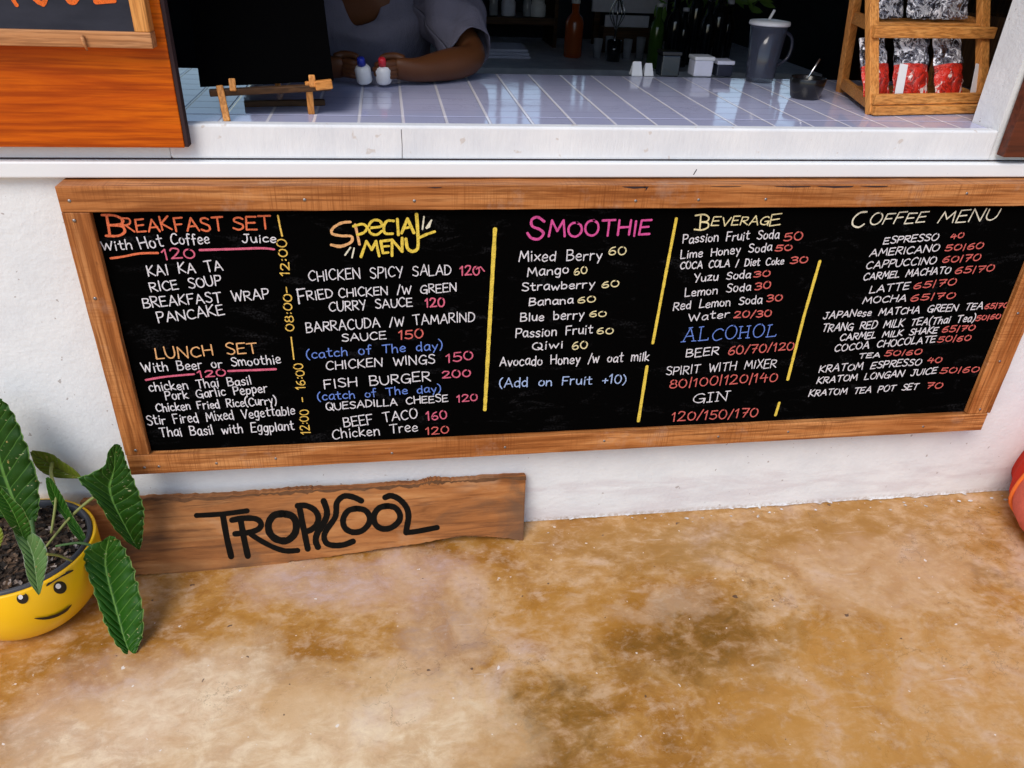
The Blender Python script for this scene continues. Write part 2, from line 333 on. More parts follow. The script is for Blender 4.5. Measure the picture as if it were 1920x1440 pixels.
t.set(base=t.ramp(vo.outputs['Color'], [(.2, (.010, .007, .005)), (.6, (.05, .03, .018)), (.80, (.14, .085, .05)), (.93, (.42, .36, .32))]), rough=.8, spec=.3); t.bump(vo.outputs['Distance'], .8, .006); M['soil'] = t.m
M['redcloth'] = plain('red_cloth', (.55, .026, .010), .85, .15, .25, 60, .3)
M['redcloth2'] = plain('faded_red_cloth', (.62, .13, .085), .85, .15, .25, 90, .3)
M['piping'] = plain('orange_piping', (.80, .17, .03), .7, .2)
M['skin'] = plain('brown_skin', (.095, .031, .009), .5, .35, .15, 20, .08, sss=.05)
t = NT('grey_cotton'); v = t.coord((1, 1, .35)); n = t.noise(v, 14, 5, .55, .6)
t.set(base=t.mix(n, (.11, .105, .135), (.165, .155, .20)), rough=.9, spec=.1); t.bump(t.math('ADD', n, t.math('MULTIPLY', t.noise(t.coord(), 300, 2), .15)), .6, .02); M['shirt'] = t.m
M['hair'] = plain('black_hair', (.012, .009, .008), .5, .3)
M['shorts'] = plain('dark_cloth', (.03, .03, .04), .9, .1)
M['w_plastic'] = plain('white_plastic', (.74, .74, .76), .35, .45, .04)
M['b_plastic'] = plain('blue_plastic', (.015, .03, .34), .35, .45, .1)
M['r_plastic'] = plain('red_plastic', (.62, .02, .035), .35, .45, .1)
M['bowl'] = plain('black_lacquer', (.006, .006, .007), .22, .5, .2)
M['screw'] = plain('dull_screw', (.30, .28, .28), .4, .5, .1, metal=1.0)
M['steel'] = plain('bright_steel', (.62, .62, .64), .22, .5, .05, metal=1.0)
M['smoke'] = plain('smoky_plastic', (.075, .085, .125), .10, .8, .2, alpha=.55)
M['smoke_dark'] = plain('dark_smoky_plastic', (.03, .034, .055), .15, .6, .2)
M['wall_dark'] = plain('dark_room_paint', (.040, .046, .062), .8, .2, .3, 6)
M['floor_dark'] = plain('dark_room_floor', (.04, .036, .034), .6, .3, .3, 6)
M['bench'] = plain('grey_bench_top', (.66, .68, .80), .45, .4, .5, 9)
M['brownshelf'] = wood('brown_shelf_wood', (.05, .022, .008), (.10, .045, .016), (.15, .07, .028), 'x')
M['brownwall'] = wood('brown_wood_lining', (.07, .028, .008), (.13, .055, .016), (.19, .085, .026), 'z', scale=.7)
M['orange_p'] = plain('orange_glass', (.36, .07, .012), .2, .5)
M['green_p'] = plain('green_glass', (.05, .11, .015), .12, .6)
M['dark_p'] = plain('dark_glass', (.008, .010, .013), .08, .7)
M['grey_card'] = plain('pale_grey_card', (.74, .74, .86), .6, .3)
M['jar'] = plain('cloudy_glass', (.30, .31, .34), .12, .6, .3)
t = NT('crinkled_film'); v = t.coord(); n = t.noise(v, 45, 4, .7, 1.5)
t.set(base=t.ramp(n, [(.42, (.02, .022, .04)), (.5, (.16, .17, .24)), (.57, (.92, .92, .98))]), rough=.08, spec=.9, alpha=t.ramp(n, [(.44, .15), (.57, .95)])); t.bump(n, 1.0, .01); M['film'] = t.m  # white and dark streaks in the base colour stand for glints on the crinkles
t = NT('red_snack_film'); v = t.coord(); n = t.noise(v, 40, 4, .7, 1.2)
n2 = t.noise(t.coord((1, 1, .6)), 60, 3, .6, .5); rc = t.mix(t.ramp(n, [(.40, .75), (.5, 0.0)]), (.60, .025, .012), (.13, .010, .008)); rc = t.mix(t.ramp(n2, [(.60, 0.0), (.64, .9)]), rc, (.80, .70, .66))
t.set(base=rc, rough=.2, spec=.6); t.bump(n, .9, .008); M['redfilm'] = t.m

# ================================================================== SETTING
mb = MB(); n = 40
mb.poly([(-60, 0.02, 0), (-60, -120, 0), (60, -120, 0), (60, 0.02, 0)], True)
tag(mb.build('floor', M['floor']), kind='structure')
mb = MB(); mb.poly([(-60, .02, -.004), (60, .02, -.004), (60, 120, -.004), (-60, 120, -.004)])
tag(mb.build('ground', M['floor_dark']), kind='structure')

# the cafe's front wall
OX0, OX1, SILL, HEAD = -.40, 1.262, .989, 1.62
WT = .085
wall = empty('cafe_wall', (0, 0, 0), 'white plastered cafe front wall with a serving hatch over the big menu board', 'wall')
mb = MB()
xs = [-3.2 + i*.16 for i in range(42)]; zs = [0, .015, .03, .06, .12, .3, .6, .926]
mb.box((-3.2, 0, 0), (3.6, WT, .926))
mb.box((-3.2, 0, .9285), (OX0, WT, 3.2)); mb.box((OX1, 0, .9285), (3.6, WT, 3.2)); mb.box((OX0, 0, HEAD), (OX1, WT, 3.2))
mb.build('wall_face', M['plaster'], wall)
mb = MB(); mb.box((-3.2, -.002, .9262), (3.6, .03, .9283)); mb.build('joint', M['gap'], wall)
mb = MB(); mb.box((OX0+.001, -.006, .9286), (OX1-.001, .022, .9905), .005, seg=3); mb.build('sill', M['sill'], wall)
p = onY(753, 262, -.006); mb = MB(); mb.poly([(p.x-.0006, -.0064, .930), (p.x+.0005, -.0064, .930), (p.x+.0011, -.0064, .955), (p.x+.0004, -.0064, .984), (p.x-.0007, -.0064, .984), (p.x+.0002, -.0064, .955)]); mb.build('crack', M['gap'], wall)
p = onY(1303, 322, -.0204); mb = MB(); mb.poly([(p.x-.003, -.0204, p.z-.006), (p.x-.001, -.0204, p.z-.006), (p.x+.004, -.0204, p.z+.005), (p.x+.002, -.0204, p.z+.005)]); mb.build('scratch', M['gap'], wall)
mb = MB(); mb.box((-3.2, -.020, .8965), (3.6, -.0005, .9258), .0035, seg=3); mb.build('ledge', M['white'], wall)
# the ragged foot of the paint running out on the floor
mb = MB(); random.seed(3); x = .2
top = []; bot = []
while x < 1.95:
    d = (.0005+.004*abs(math.sin(x*23)*math.sin(x*7.3+1))**2+.004*abs(random.gauss(0, 1))*(1.8 if random.random() < .2 else .25))*(1.25 if x > .9 else .45); bot.append((x, -d, .0022)); top.append((x, .001, .0030)); x += random.uniform(.003, .016)
mb.grid([bot, top])
for k in range(34):
    px = random.uniform(.32, 1.75); py = -random.uniform(.012, .05); r = random.uniform(.0012, .0045)
    mb.poly([(px+r*random.uniform(.6, 2.2)*math.cos(a*.9), py+r*math.sin(a*.9), .0018) for a in range(7)])
mb.build('paint_edge', M['plaster'], wall)

# room behind the hatch
mb = MB()
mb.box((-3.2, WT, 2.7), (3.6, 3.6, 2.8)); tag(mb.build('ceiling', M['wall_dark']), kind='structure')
mb = MB(); W0, W1 = .02, .62     # back windows: inner two inferred from counter reflections, unseen outer two added for light
BW = [(-1.55, -.65, 1.05, 2.5), (.52, .92, 1.40, 1.80), (1.09, 1.24, 1.44, 1.60), (2.02, 2.62, 1.42, 2.0)]
xs = sorted({-3.2, 3.6} | {a for w in BW for a in w[:2]})
for a, b in zip(xs, xs[1:]):
    cut = [w for w in BW if w[0] <= a+1e-6 and w[1] >= b-1e-6]
    if cut: mb.box((a, 3.3, 0), (b, 3.4, cut[0][2])); mb.box((a, 3.3, cut[0][3]), (b, 3.4, 2.7))
    else: mb.box((a, 3.3, 0), (b, 3.4, 2.7))
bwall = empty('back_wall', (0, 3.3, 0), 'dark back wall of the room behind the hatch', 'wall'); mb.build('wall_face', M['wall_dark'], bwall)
mb = MB()
for (a, b, c, d) in BW:
    for k in (1, 2): xk = a+(b-a)*k/3; mb.box((xk-.012, 3.32, c+.001), (xk+.012, 3.36, d-.001))
    mb.box((a+.001, 3.325, (c+d)/2-.012), (b-.001, 3.355, (c+d)/2+.012))
mb.build('window_bars', M['wall_dark'], bwall)
sw = empty('side_wall', (2.8, WT, 0), 'dark brown wooden side wall right of the counter', 'wall')
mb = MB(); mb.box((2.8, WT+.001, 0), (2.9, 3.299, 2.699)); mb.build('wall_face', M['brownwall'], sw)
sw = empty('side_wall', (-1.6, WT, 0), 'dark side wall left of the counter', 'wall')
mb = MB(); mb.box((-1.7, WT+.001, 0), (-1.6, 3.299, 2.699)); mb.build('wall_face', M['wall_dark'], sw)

ct = empty('service_counter', (.4, .3, 0), 'lilac glazed tile counter top inside the serving hatch', 'counter')
mb = MB(); mb.box((-1.55, WT+.002, .935), (2.79, .605, .9885), .003); mb.box((OX0+.002, .0225, .9286), (OX1-.002, WT+.0015, .9885)); mb.build('counter_top', M['tile'], ct)
mb = MB(); mb.box((-1.5, .30, 0), (-.9, .34, .934)); mb.build('counter_base', M['wall_dark'], ct); mb = MB(); mb.box((.75, .30, 0), (1.9, .34, .934)); mb.build('counter_base', M['wall_dark'], ct)

# shutters
sh = empty('wooden_shutter', (-.365, -.03, .954), 'orange varnished wooden shutter behind the small framed slate at the left', 'shutter')
mb = MB(); mb.box((-1.7, -.030, .954), (-.3655, -.006, 1.95), .0015); mb.build('board', M['shutter'], sh)
mb = MB(); mb.box((-.3652, -.0285, .955), (-.3585, -.007, 1.949), .001); mb.build('edge_shade', M['gap'], sh)  # dark strip: shade on the shutter's right edge, put in as colour
sh = empty('wooden_shutter', (1.30, -.03, .95), 'dark red-brown wooden shutter at the right side of the hatch', 'shutter')
mb = MB(); q = onY(1889, 272, -.03); mb.box((q.x, -.032, .942), (2.5, -.008, 1.95), .002); mb.build('board', M['shutter_dark'], sh)

# ================================================================== LETTERING
FONT = {}
def gl(ch, w, s): 
    FONT[ch] = (w, [(st.strip().startswith('~'), [tuple(map(float, p.split(','))) for p in st.strip().lstrip('~').split()]) for st in s.split('/')])
def ell(cx, cy, rx, ry, n=9, a0=80): return '~' + ' '.join('%.2f,%.2f' % (cx+rx*math.cos(R(a0-360*k/n*1.03)), cy+ry*math.sin(R(a0-360*k/n*1.03))) for k in range(n+1))
gl('A', 7, '0,0 3.6,10 7,0/1.3,3.4 5.9,3.7'); gl('B', 6, '.1,0 .4,10/~.3,10 4.3,9.7 5,7.7 3.6,5.7 .4,5.2/~.4,5.2 4.6,4.9 6,2.7 4,.4 0,.1')
gl('C', 6.4, '~6.2,8.5 4.6,10 2,9 .2,5.5 .8,2 3,0 6.3,1.3'); gl('D', 6.4, '.2,0 .5,10/~.3,10 4,9.3 6.3,6 5.5,2.2 3,.3 .1,.1')
gl('E', 5.4, '5.3,10 .2,9.8 0,0 5.4,.3/.2,5.1 4.5,5.4'); gl('F', 5.2, '5.3,10 .3,9.8 0,0/.2,5 4.2,5.3')
gl('G', 7, '~6.3,8.7 4.5,10 1.8,8.8 .2,5 1,1.5 3.5,0 5.8,1 6.3,4.3/3.6,4.2 7,4.4 6.6,-1'); gl('H', 6.3, '.2,0 .2,10/6.1,0 6.2,10/.2,5 6.2,5.3')
gl('I', 1.6, '.8,0 .8,10'); gl('J', 5.4, '~3.8,10 4,4 3.2,.6 1.4,0 0,1.8/1.8,10 5.6,10'); gl('K', 6, '0,0 .4,10/5.6,10 .4,4.8 6,0')
gl('L', 5, '.4,10 .1,0 5,.3'); gl('M', 8, '0,0 1.2,10 4,3.2 6.9,10 8,0'); gl('N', 6.8, '0,0 .5,10 6.2,0 6.8,10'); gl('O', 7, ell(3.5, 5, 3.4, 5))
gl('P', 5.4, '.1,0 .4,10/~.3,10 4.6,9.6 5.4,7.4 4,5 .3,4.5'); gl('Q', 7.2, ell(3.5, 5, 3.4, 5)+'/4,3 7.4,-.8'); gl('R', 5.8, '.1,0 .4,10/~.3,10 4.6,9.6 5.3,7.6 4,5.4 .3,4.8/1.6,4.9 5.9,0')
gl('S', 5.4, '~5.3,8.8 3.4,10 1,9.2 .7,7 2.8,5.4 5,3.8 5,1.3 2.8,0 0,1.3'); gl('T', 6.4, '0,9.7 6.5,10.1/3.3,9.9 3.1,0'); gl('U', 6.2, '~0,10 .2,3.5 1.6,.4 4,.2 5.9,3.2 6.2,10')
gl('V', 6.4, '0,10 3,0 6.4,10'); gl('W', 9, '0,10 2.2,0 4.4,7.6 6.6,0 9,10'); gl('X', 6, '0,10 6,0/5.8,10 .2,0'); gl('Y', 6, '0,10 3,5/6,10 2.2,-.6'); gl('Z', 6, '.2,10 5.8,10 0,0 6,.2')
gl('a', 5, '~4.4,6 2.4,6.6 .4,4.4 .5,1.4 2,.1 4.2,2.2 4.6,5/4.6,6.2 4.5,1.2 5.2,0'); gl('b', 5, '.3,10 .3,0/~.3,4.4 2.4,6.2 4.6,4.8 4.4,1.4 2.4,0 .3,.8')
gl('c', 4.5, '~4.4,5.4 2.6,6.4 .5,4.6 .4,1.6 2.2,0 4.5,1'); gl('d', 5, '~4.4,4.8 2.6,6.2 .4,4.4 .4,1.4 2,0 4.4,1.6/4.5,10 4.5,-.6'); gl('e', 4.7, '~.4,3.2 4.4,3.8 3.8,6 2,6.4 .4,4.2 .6,1.2 2.4,0 4.6,.9')
gl('f', 4, '~4,9.4 2.6,10 1.7,8.4 1.6,4 1.5,-.4/0,5.4 3.6,5.7'); gl('g', 5, '~4.4,5.6 2.4,6.6 .4,4.4 .6,1.4 2.4,.2 4.4,2.4/~4.6,6.2 4.5,0 3.4,-3.2 1,-2.8'); gl('h', 5, '.3,10 .2,0/~.3,3.8 2.4,6.2 4.2,5 4.6,0')
gl('i', 1.5, '.8,6.2 .8,0/.7,8.6 .95,9.4'); gl('j', 2.4, '~2,6 2,-1 1,-3 0,-2.4/2,8.6 2.1,9.2'); gl('k', 4.8, '.3,10 .2,0/4.4,6.2 .4,2.8 4.8,0'); gl('l', 1.4, '.7,10 .7,0')
gl('m', 7.4, '.2,6.2 .2,0/~.2,4 1.8,6.2 3.4,5 3.7,.2/~3.7,4 5.4,6.2 7,5 7.3,0'); gl('n', 4.9, '.2,6.2 .2,0/~.2,3.8 2.2,6.2 4.2,5 4.6,0'); gl('o', 5, ell(2.5, 3.1, 2.3, 3.1, 8)); gl('p', 5, '.3,6.2 .2,-3/~.3,4.8 2.4,6.4 4.6,4.8 4.2,1.6 2.4,.2 .3,1.2')
gl('q', 5, '~4.4,5 2.6,6.2 .4,4.4 .4,1.4 2,0 4.4,1.6/4.5,6.2 4.5,-3'); gl('r', 3.8, '.3,6.2 .2,0/~.3,3.6 1.6,5.8 3.8,6'); gl('s', 4.2, '~4,5.4 2.4,6.4 .6,5.2 1.2,3.8 3.4,2.6 3.8,1 2,0 0,.9'); gl('t', 4.2, '~1.9,9.6 1.8,2.4 2.4,.4 4.2,.5/0,6.4 4.1,6.7')
gl('u', 4.8, '~.2,6.2 .4,1.8 1.8,.1 3.8,1.4 4.5,6.2/4.5,6.2 4.7,0'); gl('v', 4.6, '0,6.2 2.2,0 4.6,6.2'); gl('w', 6.8, '0,6.2 1.6,0 3.3,5 5,0 6.8,6.2'); gl('x', 4.6, '0,6.2 4.6,0/4.6,6.2 0,0'); gl('y', 4.8, '.2,6.2 2.4,1.6/4.8,6.4 1.4,-3'); gl('z', 4.6, '.2,6 4.2,6.2 0,0 4.6,.2')
gl('0', 6, ell(3, 5, 2.9, 5)); gl('1', 3, '0,7.6 2,10 1.8,0'); gl('2', 5.6, '~.2,8 1.6,10 4.6,9.2 4.6,6.6 2.4,3 0,.2/0,.2 5.8,.3'); gl('3', 5.4, '~.2,9 2.6,10 5,8.4 4.2,6 1.8,5.2/~1.8,5.2 4.8,4.6 5.2,1.8 2.6,0 0,1')
gl('4', 6, '2.4,10 .2,4.4 6,4.8/4.4,8 4.2,0'); gl('5', 5.4, '5.2,10 1,9.8 .6,5.6/~.6,5.6 3.4,6 5.3,3.8 4.6,1 2.4,0 0,1.2'); gl('6', 5.4, '~4.6,9.8 2,8.4 .3,4.6 .6,1.2 2.6,0 5,1.6 4.6,4.4 2.6,5.2 .5,3.4'); gl('7', 5.6, '.2,10 5.6,10 2.2,0/1.6,5 5,5.4')
gl('8', 5.4, ell(2.7, 7.6, 2.1, 2.4, 8)+'/'+ell(2.7, 2.6, 2.6, 2.6, 8)); gl('/', 3.4, '0,-1 3.4,10.4'); gl('|', 1.8, '.6,-1.4 1.2,10.4'); gl('(', 2.8, '~2.8,10.8 .8,8 .2,4 1,.6 2.4,-1.8'); gl(')', 2.8, '~0,10.8 2,8 2.6,4 1.8,.6 .4,-1.8')
gl('+', 4.6, '2.3,6.6 2.3,1/0,3.8 4.6,4'); gl('-', 4.6, '0,4.4 4.6,4.6'); gl(':', 1.6, '.6,6.4 1,6.9/.6,2 1,2.5'); gl(' ', 4.2, '0,0')
FONT[' '] = (6.2, []); 
# serifed capitals used in three of the headings
SER = {'A': '0,0 3.6,10 7,0/1.4,3.6 5.8,3.8/-1,-.2 1.4,0/5.6,0 8,.1/2.4,10 4.6,10.2', 'L': '1.2,10 1,0/0,9.8 2.6,10.2/0,0 6,.3 6.2,1.6', 'H': '.8,0 .8,10/5.8,0 5.8,10/.8,5 5.8,5.2/-.2,10 1.9,10.1/-.2,0 1.9,0/4.8,10.2 7,10.3/4.8,.1 7,.2', 'I': '1.2,0 1.2,10/-.4,9.9 2.8,10.1/-.4,0 2.8,.1', 'N': '.6,0 .9,10 6,0 6.4,10/-.4,0 1.6,.1/-.2,10 1,10/5.2,10.1 8,10.3'}
SERF = {k: (FONT[k][0]+(1.6 if k in 'IL' else .8), [(False, [tuple(map(float, p.split(','))) for p in st.split()]) for st in s.split('/')]) for k, s in SER.items()}

class Ink:
    """ribbons of chalk or paint lying on a plane; to3(u,v,h) places them"""
    def __init__(s, to3): s.bm = bmesh.new(); s.mats = []; s.to3 = to3; s.k = 0
    def mi(s, m):
        if m not in s.mats: s.mats.append(m)
        return s.mats.index(m)
    def ribbon(s, pts, w, mat, jit=.12, cap=True, taper=0.0):
        if len(pts) < 2: return
        s.k = (s.k+1) % 24; h = .0004+.00003*s.k; mi = s.mi(mat)
        P = [Vector(p[:2]) for p in pts]; Q = [P[0]]
        for a, b in zip(P, P[1:]):
            L = (b-a).length; m = max(1, int(L/(w*1.6)))
            for i in range(1, m+1): Q.append(a.lerp(b, i/m))
        L_, R_ = [], []; N = len(Q)
        for i, p in enumerate(Q):
            d = Q[min(i+1, N-1)]-Q[max(i-1, 0)]
            if d.length < 1e-9: d = Vector((1, 0))
            d.normalize(); nn = Vector((-d.y, d.x)); ww = w/2*(1+random.uniform(-jit, jit))*(1-taper*abs(2*i/(N-1)-1)**3 if N > 1 else 1)
            L_.append(p+nn*ww); R_.append(p-nn*ww)
        vl = [s.bm.verts.new(s.to3(p.x, p.y, h)) for p in L_]; vr = [s.bm.verts.new(s.to3(p.x, p.y, h)) for p in R_]
        for i in range(N-1):
            f = s.bm.faces.new((vr[i], vr[i+1], vl[i+1], vl[i])); f.material_index = mi
        if cap:
            for i, sg in ((0, -1), (N-1, 1)):
                d = (Q[min(i+1, N-1)]-Q[max(i-1, 0)]); d = d.normalized() if d.length > 1e-9 else Vector((1, 0))
                nn = Vector((-d.y, d.x)); r = (L_[i]-R_[i]).length/2
                arc = [s.bm.verts.new(s.to3(*(Q[i]+nn*math.cos(a)*r+d*sg*math.sin(a)*r), h)) for a in (math.pi*k/6 for k in range(1, 6))]
                vs = [vl[i]]+arc+[vr[i]]
                f = s.bm.faces.new(vs if sg < 0 else vs[::-1]); f.material_index = mi
    def stroke(s, pts, w, mat, smooth=False, **kw):
        if smooth and len(pts) > 2: s.ribbon(catmull([(p[0], p[1], 0) for p in pts], 5), w, mat, **kw); return
        cur = [pts[0]]                      # split at sharp corners
        for i in range(1, len(pts)):
            cur.append(pts[i])
            if i < len(pts)-1: s.ribbon(cur, w, mat, **kw); cur = [pts[i]]
        s.ribbon(cur, w, mat, **kw)
    def text(s, txt, p0, p1, capv, w, mat, slant=0.0, serif=False):
        """baseline from p0 to p1 in plane coordinates, capital height vector length capv"""
        p0, p1 = Vector(p0), Vector(p1); G = [(SERF.get(c) if serif and c in SERF else FONT[c]) for c in txt]
        tot = sum(g[0] for g in G)+1.7*(len(G)-1); d = p1-p0; sx = d.length/tot; d.normalize(); up = Vector((-d.y, d.x)); x = 0.0
        for g in G:
            hs = 1+random.uniform(-.09, .09); oy = random.uniform(-.6, .6); sk = slant+random.uniform(-.05, .05)
            for sm, pts in g[1]:
                q = [p0 + d*((x+a)*sx) + (up+d*sk)*((b*hs+oy)*capv/10) + Vector((random.uniform(-1, 1), random.uniform(-1, 1)))*capv*.012 for a, b in pts]
                s.stroke(q, w, mat, sm)
            x += g[0]+1.7
    def build(s, name, parent):
        me = bpy.data.meshes.new(name); o = bpy.data.objects.new(name, me); COL.objects.link(o)
        bmesh.ops.translate(s.bm, vec=-world_loc(parent), verts=s.bm.verts[:])
        s.bm.to_mesh(me); s.bm.free()
        for m in s.mats: me.materials.append(m)
        o.parent = parent; return o
# ================================================================== MENU BOARD
BX0, BX1, BZ0, BZ1 = -.588, 1.468, .259, .8935
board = empty('menu_board', (.44, 0, .26), 'wide black chalk menu board in a brown wooden frame under the hatch', 'menu board')
YF, YP = -.060, -.0450
IX0, IX1, IZ0, IZ1 = -.5405, 1.4045, .3095, .8465
def rail(name, a, b, mat):
    mb = MB(); mb.box(a, b, .0018, seg=2)
    long = 0 if (b[0]-a[0]) > (b[2]-a[2]) else 2
    bmesh.ops.subdivide_edges(mb.bm, edges=[e for e in mb.bm.edges if abs((e.verts[0].co-e.verts[1].co)[long]) > .3], cuts=90 if long == 0 else 30, use_grid_fill=True)
    o = 2 if long == 0 else 0; sd = random.random()*9
    for v in mb.bm.verts:                                   # a slightly uneven sawn edge
        mid = (a[o]+b[o])/2; x = v.co[long]; k = math.sin(x*17+sd)*.4+math.sin(x*53+sd*2)*.3+random.uniform(-.35, .35)
        v.co[o] += .0007*k*(1 if v.co[o] > mid else -.8)
    return mb.build(name, mat, board)
rail('top_rail', (BX0, YF, IZ1), (BX1+.002, -.0006, BZ1), M['frame_h'])
bot = rail('bottom_rail', (BX0, YF, BZ0), (BX1-.006, -.0006, IZ0), M['frame_h'])
rail('side_stile', (BX0-.001, YF+.001, IZ0+.0006), (IX0, -.0008, IZ1-.0006), M['frame_v'])
rail('side_stile', (IX1, YF+.001, IZ0+.0006), (BX1, -.0008, IZ1-.0006), M['frame_v'])
mb = MB(); mb.box((IX0-.004, YP, IZ0-.004), (IX1+.004, -.010, IZ1+.004)); panel = mb.build('panel', M['board'], board)
for px, py in [(130, 377), (139, 414), (571, 375), (777, 377), (1192, 377), (1310, 375), (1436, 374), (1813, 363), (178, 560), (254, 845), (271, 877), (298, 875), (406, 869), (517, 860), (735, 850), (947, 839), (1133, 827), (1347, 819), (1478, 810), (1731, 800), (1875, 678), (1909, 588), (1838, 768)]:
    p = onY(px, py, YF); mb = MB(); mb.lathe([(0, .0012), (.0028, .0011), (.0034, .0), (.0034, -.0006)], (p.x, YF+.0005, p.z), 12, (0, -1, 0)); mb.build('screw', M['screw'], board, True)
# chips and cracks: a dark gap along the top edge and a splinter at each end
mb = MB()
for (a, b, h) in [(1165, 1212, 3.2), (1205, 1216, 7), (1450, 1520, 2.2), (1530, 1600, 3), (1610, 1665, 2), (1330, 1390, 1.2), (800, 830, 1.5)]:
    q0, q1 = onY(a, 353, YF), onY(b, 352.5, YF); hh = h*.0010
    mb = MB(); mb.poly([(q0.x, YF-.0004, BZ1-.0024), (q1.x, YF-.0004, BZ1-.0024), (q1.x-.004, YF-.0004, BZ1-.0024-hh), ((q0.x+q1.x)/2, YF-.0004, BZ1-.003-hh*1.2), (q0.x+.006, YF-.0004, BZ1-.0026-hh*.5)]); mb.build('crack', M['gap'], board)
# ---- the writing
YB = YP-.0003
def bp(px, py): p = onY(px, py, YB); return (p.x, p.z)
def px2m(px, py): return (onY(px+4, py, YB)-onY(px-4, py, YB)).x/8
INK = {}
def ink(k):
    if k not in INK: INK[k] = Ink(lambda u, v, h: Vector((u, YB-h, v)))
    return INK[k]
def T(k, txt, x0, y0, x1, y1, h, c, w=2.9, slant=0.0, serif=False):
    h = max(h-w*.8, h*.7)*.95; w = w*.76
    cap = onY(x0, y0-h, YB).z-onY(x0, y0, YB).z if abs(x1-x0) > abs(y1-y0)*.5 else h*px2m(x0, y0)
    ink(k).text(txt, bp(x0, y0), bp(x1, y1), cap, w*px2m(x0, y0), M['c_'+c], slant, serif)
def Lw(k, pts, c, w=3.0, smooth=False, taper=0.0): ink(k).stroke([bp(*p) for p in pts], w*px2m(*pts[0]), M['c_'+c], smooth, taper=taper)
random.seed(11); K = 'breakfast'
Lw(K, [(200, 404), (206, 440)], 'coral', 5); Lw(K, [(191, 403), (215, 404), (230, 412), (226, 420), (204, 422)], 'coral', 5, True); Lw(K, [(204, 422), (228, 424), (234, 434), (222, 442), (199, 442)], 'coral', 5, True)
T(K, 'REAK', 235, 436, 323, 431, 29, 'coral', 4.6); T(K, 'FAST', 331, 434, 420, 431, 30, 'coral', 4.8); T(K, 'SET', 438, 429, 509, 430, 28, 'coral', 4.8)
T(K, 'With', 192, 469, 249, 467, 20, 'white', 3.2); T(K, 'Hot', 264, 466, 307, 461, 25, 'white', 3.4); T(K, 'Coffee', 322, 459, 393, 456, 22, 'white', 3.2); T(K, 'Juice', 455, 454, 518, 454, 18, 'white', 3.1)
Lw(K, [(208, 484), (230, 481), (262, 475), (296, 474)], 'coral', 4.6, True); T(K, '120', 307, 486, 367, 483, 22, 'pink', 4); Lw(K, [(375, 468.5), (440, 466.5), (490, 465), (514, 467)], 'pink', 4.6, True)
T(K, 'KAI KA TA', 279, 517, 418, 506, 23, 'white', 3.4); T(K, 'RICE SOUP', 284, 547, 416, 535, 21, 'white', 3.2); T(K, 'BREAKFAST WRAP', 270, 577, 505, 559, 22, 'white', 3.2); T(K, 'PANCAKE', 298, 605, 421, 589, 22, 'white', 3.2)
T(K, 'LUNCH SET', 294, 673, 484, 661, 24, 'peach', 3.6); T(K, 'With Beer or Smoothie', 269, 698, 527, 681, 20, 'white', 3)
Lw(K, [(274, 712), (310, 706), (364, 701)], 'pink', 4.4, True); T(K, '120', 373, 708, 424, 704, 16, 'pink', 3.6); Lw(K, [(428, 695.5), (470, 694), (517, 692)], 'pink', 4.6, True)
T(K, 'chicken Thai Basil', 281, 734, 472, 720, 19, 'white', 3); T(K, 'Pork Garlic Pepper', 312, 750, 502, 735, 19, 'white', 3); T(K, 'Chicken Fried Rice(Curry)', 294, 772, 519, 757, 18, 'white', 3); T(K, 'Stir Fired Mixed Vegettable', 278, 797, 553, 777, 20, 'white', 3); T(K, 'Thai Basil with Eggplant', 302, 819, 552, 806, 20, 'white', 3)
K = 'hours'
Lw(K, [(521, 404), (525, 425), (529, 442)], 'yellow', 3.4); T(K, '08:00- 12:00', 551, 620, 537, 449, 19, 'yellow', 3); Lw(K, [(546, 632), (551, 673)], 'yellow', 2.6); T(K, '12:00 - 16:00', 582, 813, 568, 681, 19, 'yellow', 2.7)
K = 'special'; g = 'gold'
Lw(K, [(657, 416), (640, 418), (624, 428), (623, 438), (640, 442), (659, 443), (658, 454), (640, 461), (621, 459)], 'peach', 5.2, True); Lw(K, [(661, 448), (650, 460), (636, 464), (624, 461)], 'peach', 2, True)
Lw(K, [(666, 421), (674, 458)], 'peach', 5); Lw(K, [(663, 424), (680, 420), (688, 427), (682, 436), (670, 440)], g, 5, True)
Lw(K, [(694, 427), (715, 424), (712, 414), (700, 413), (692, 422), (694, 436), (706, 440), (716, 433)], g, 5, True); Lw(K, [(738, 414), (726, 414), (720, 424), (722, 437), (736, 438)], g, 5, True)
Lw(K, [(745, 411), (747, 440)], g, 5.6); Lw(K, [(753, 437), (764, 410), (776, 436)], g, 5.6); Lw(K, [(757, 428), (772, 425)], g, 4.6)
Lw(K, [(781, 402), (783, 430), (784, 455), (782, 467), (773, 471), (764, 465), (761, 448)], g, 6.2, True); Lw(K, [(785, 446), (800, 439), (815, 434)], g, 5.4)
Lw(K, [(677, 481), (687, 452), (697, 468), (705, 452), (711, 480)], g, 5.2); Lw(K, [(732, 450), (714, 452), (718, 474), (728, 473)], g, 5); Lw(K, [(716, 462), (729, 461)], g, 4.6); Lw(K, [(735, 479), (735, 449), (754, 471), (754, 446)], g, 5.4)
for a, b in (((795, 406), (792, 430)), ((809, 413), (799, 427)), ((657, 464), (647, 478)), ((664, 465), (660, 483))): Lw(K, [a, b], 'cream', 3)
Lw(K, [(808, 414), (805, 425), (800, 428)], 'cream', 3)
T(K, 'CHICKEN SPICY SALAD', 580, 527, 846, 514, 22, 'white', 2.8); T(K, '120', 863, 516, 899, 515, 20, 'pink', 3.6); Lw(K, [(893, 504), (901, 500), (908, 508)], 'pink', 2.4)
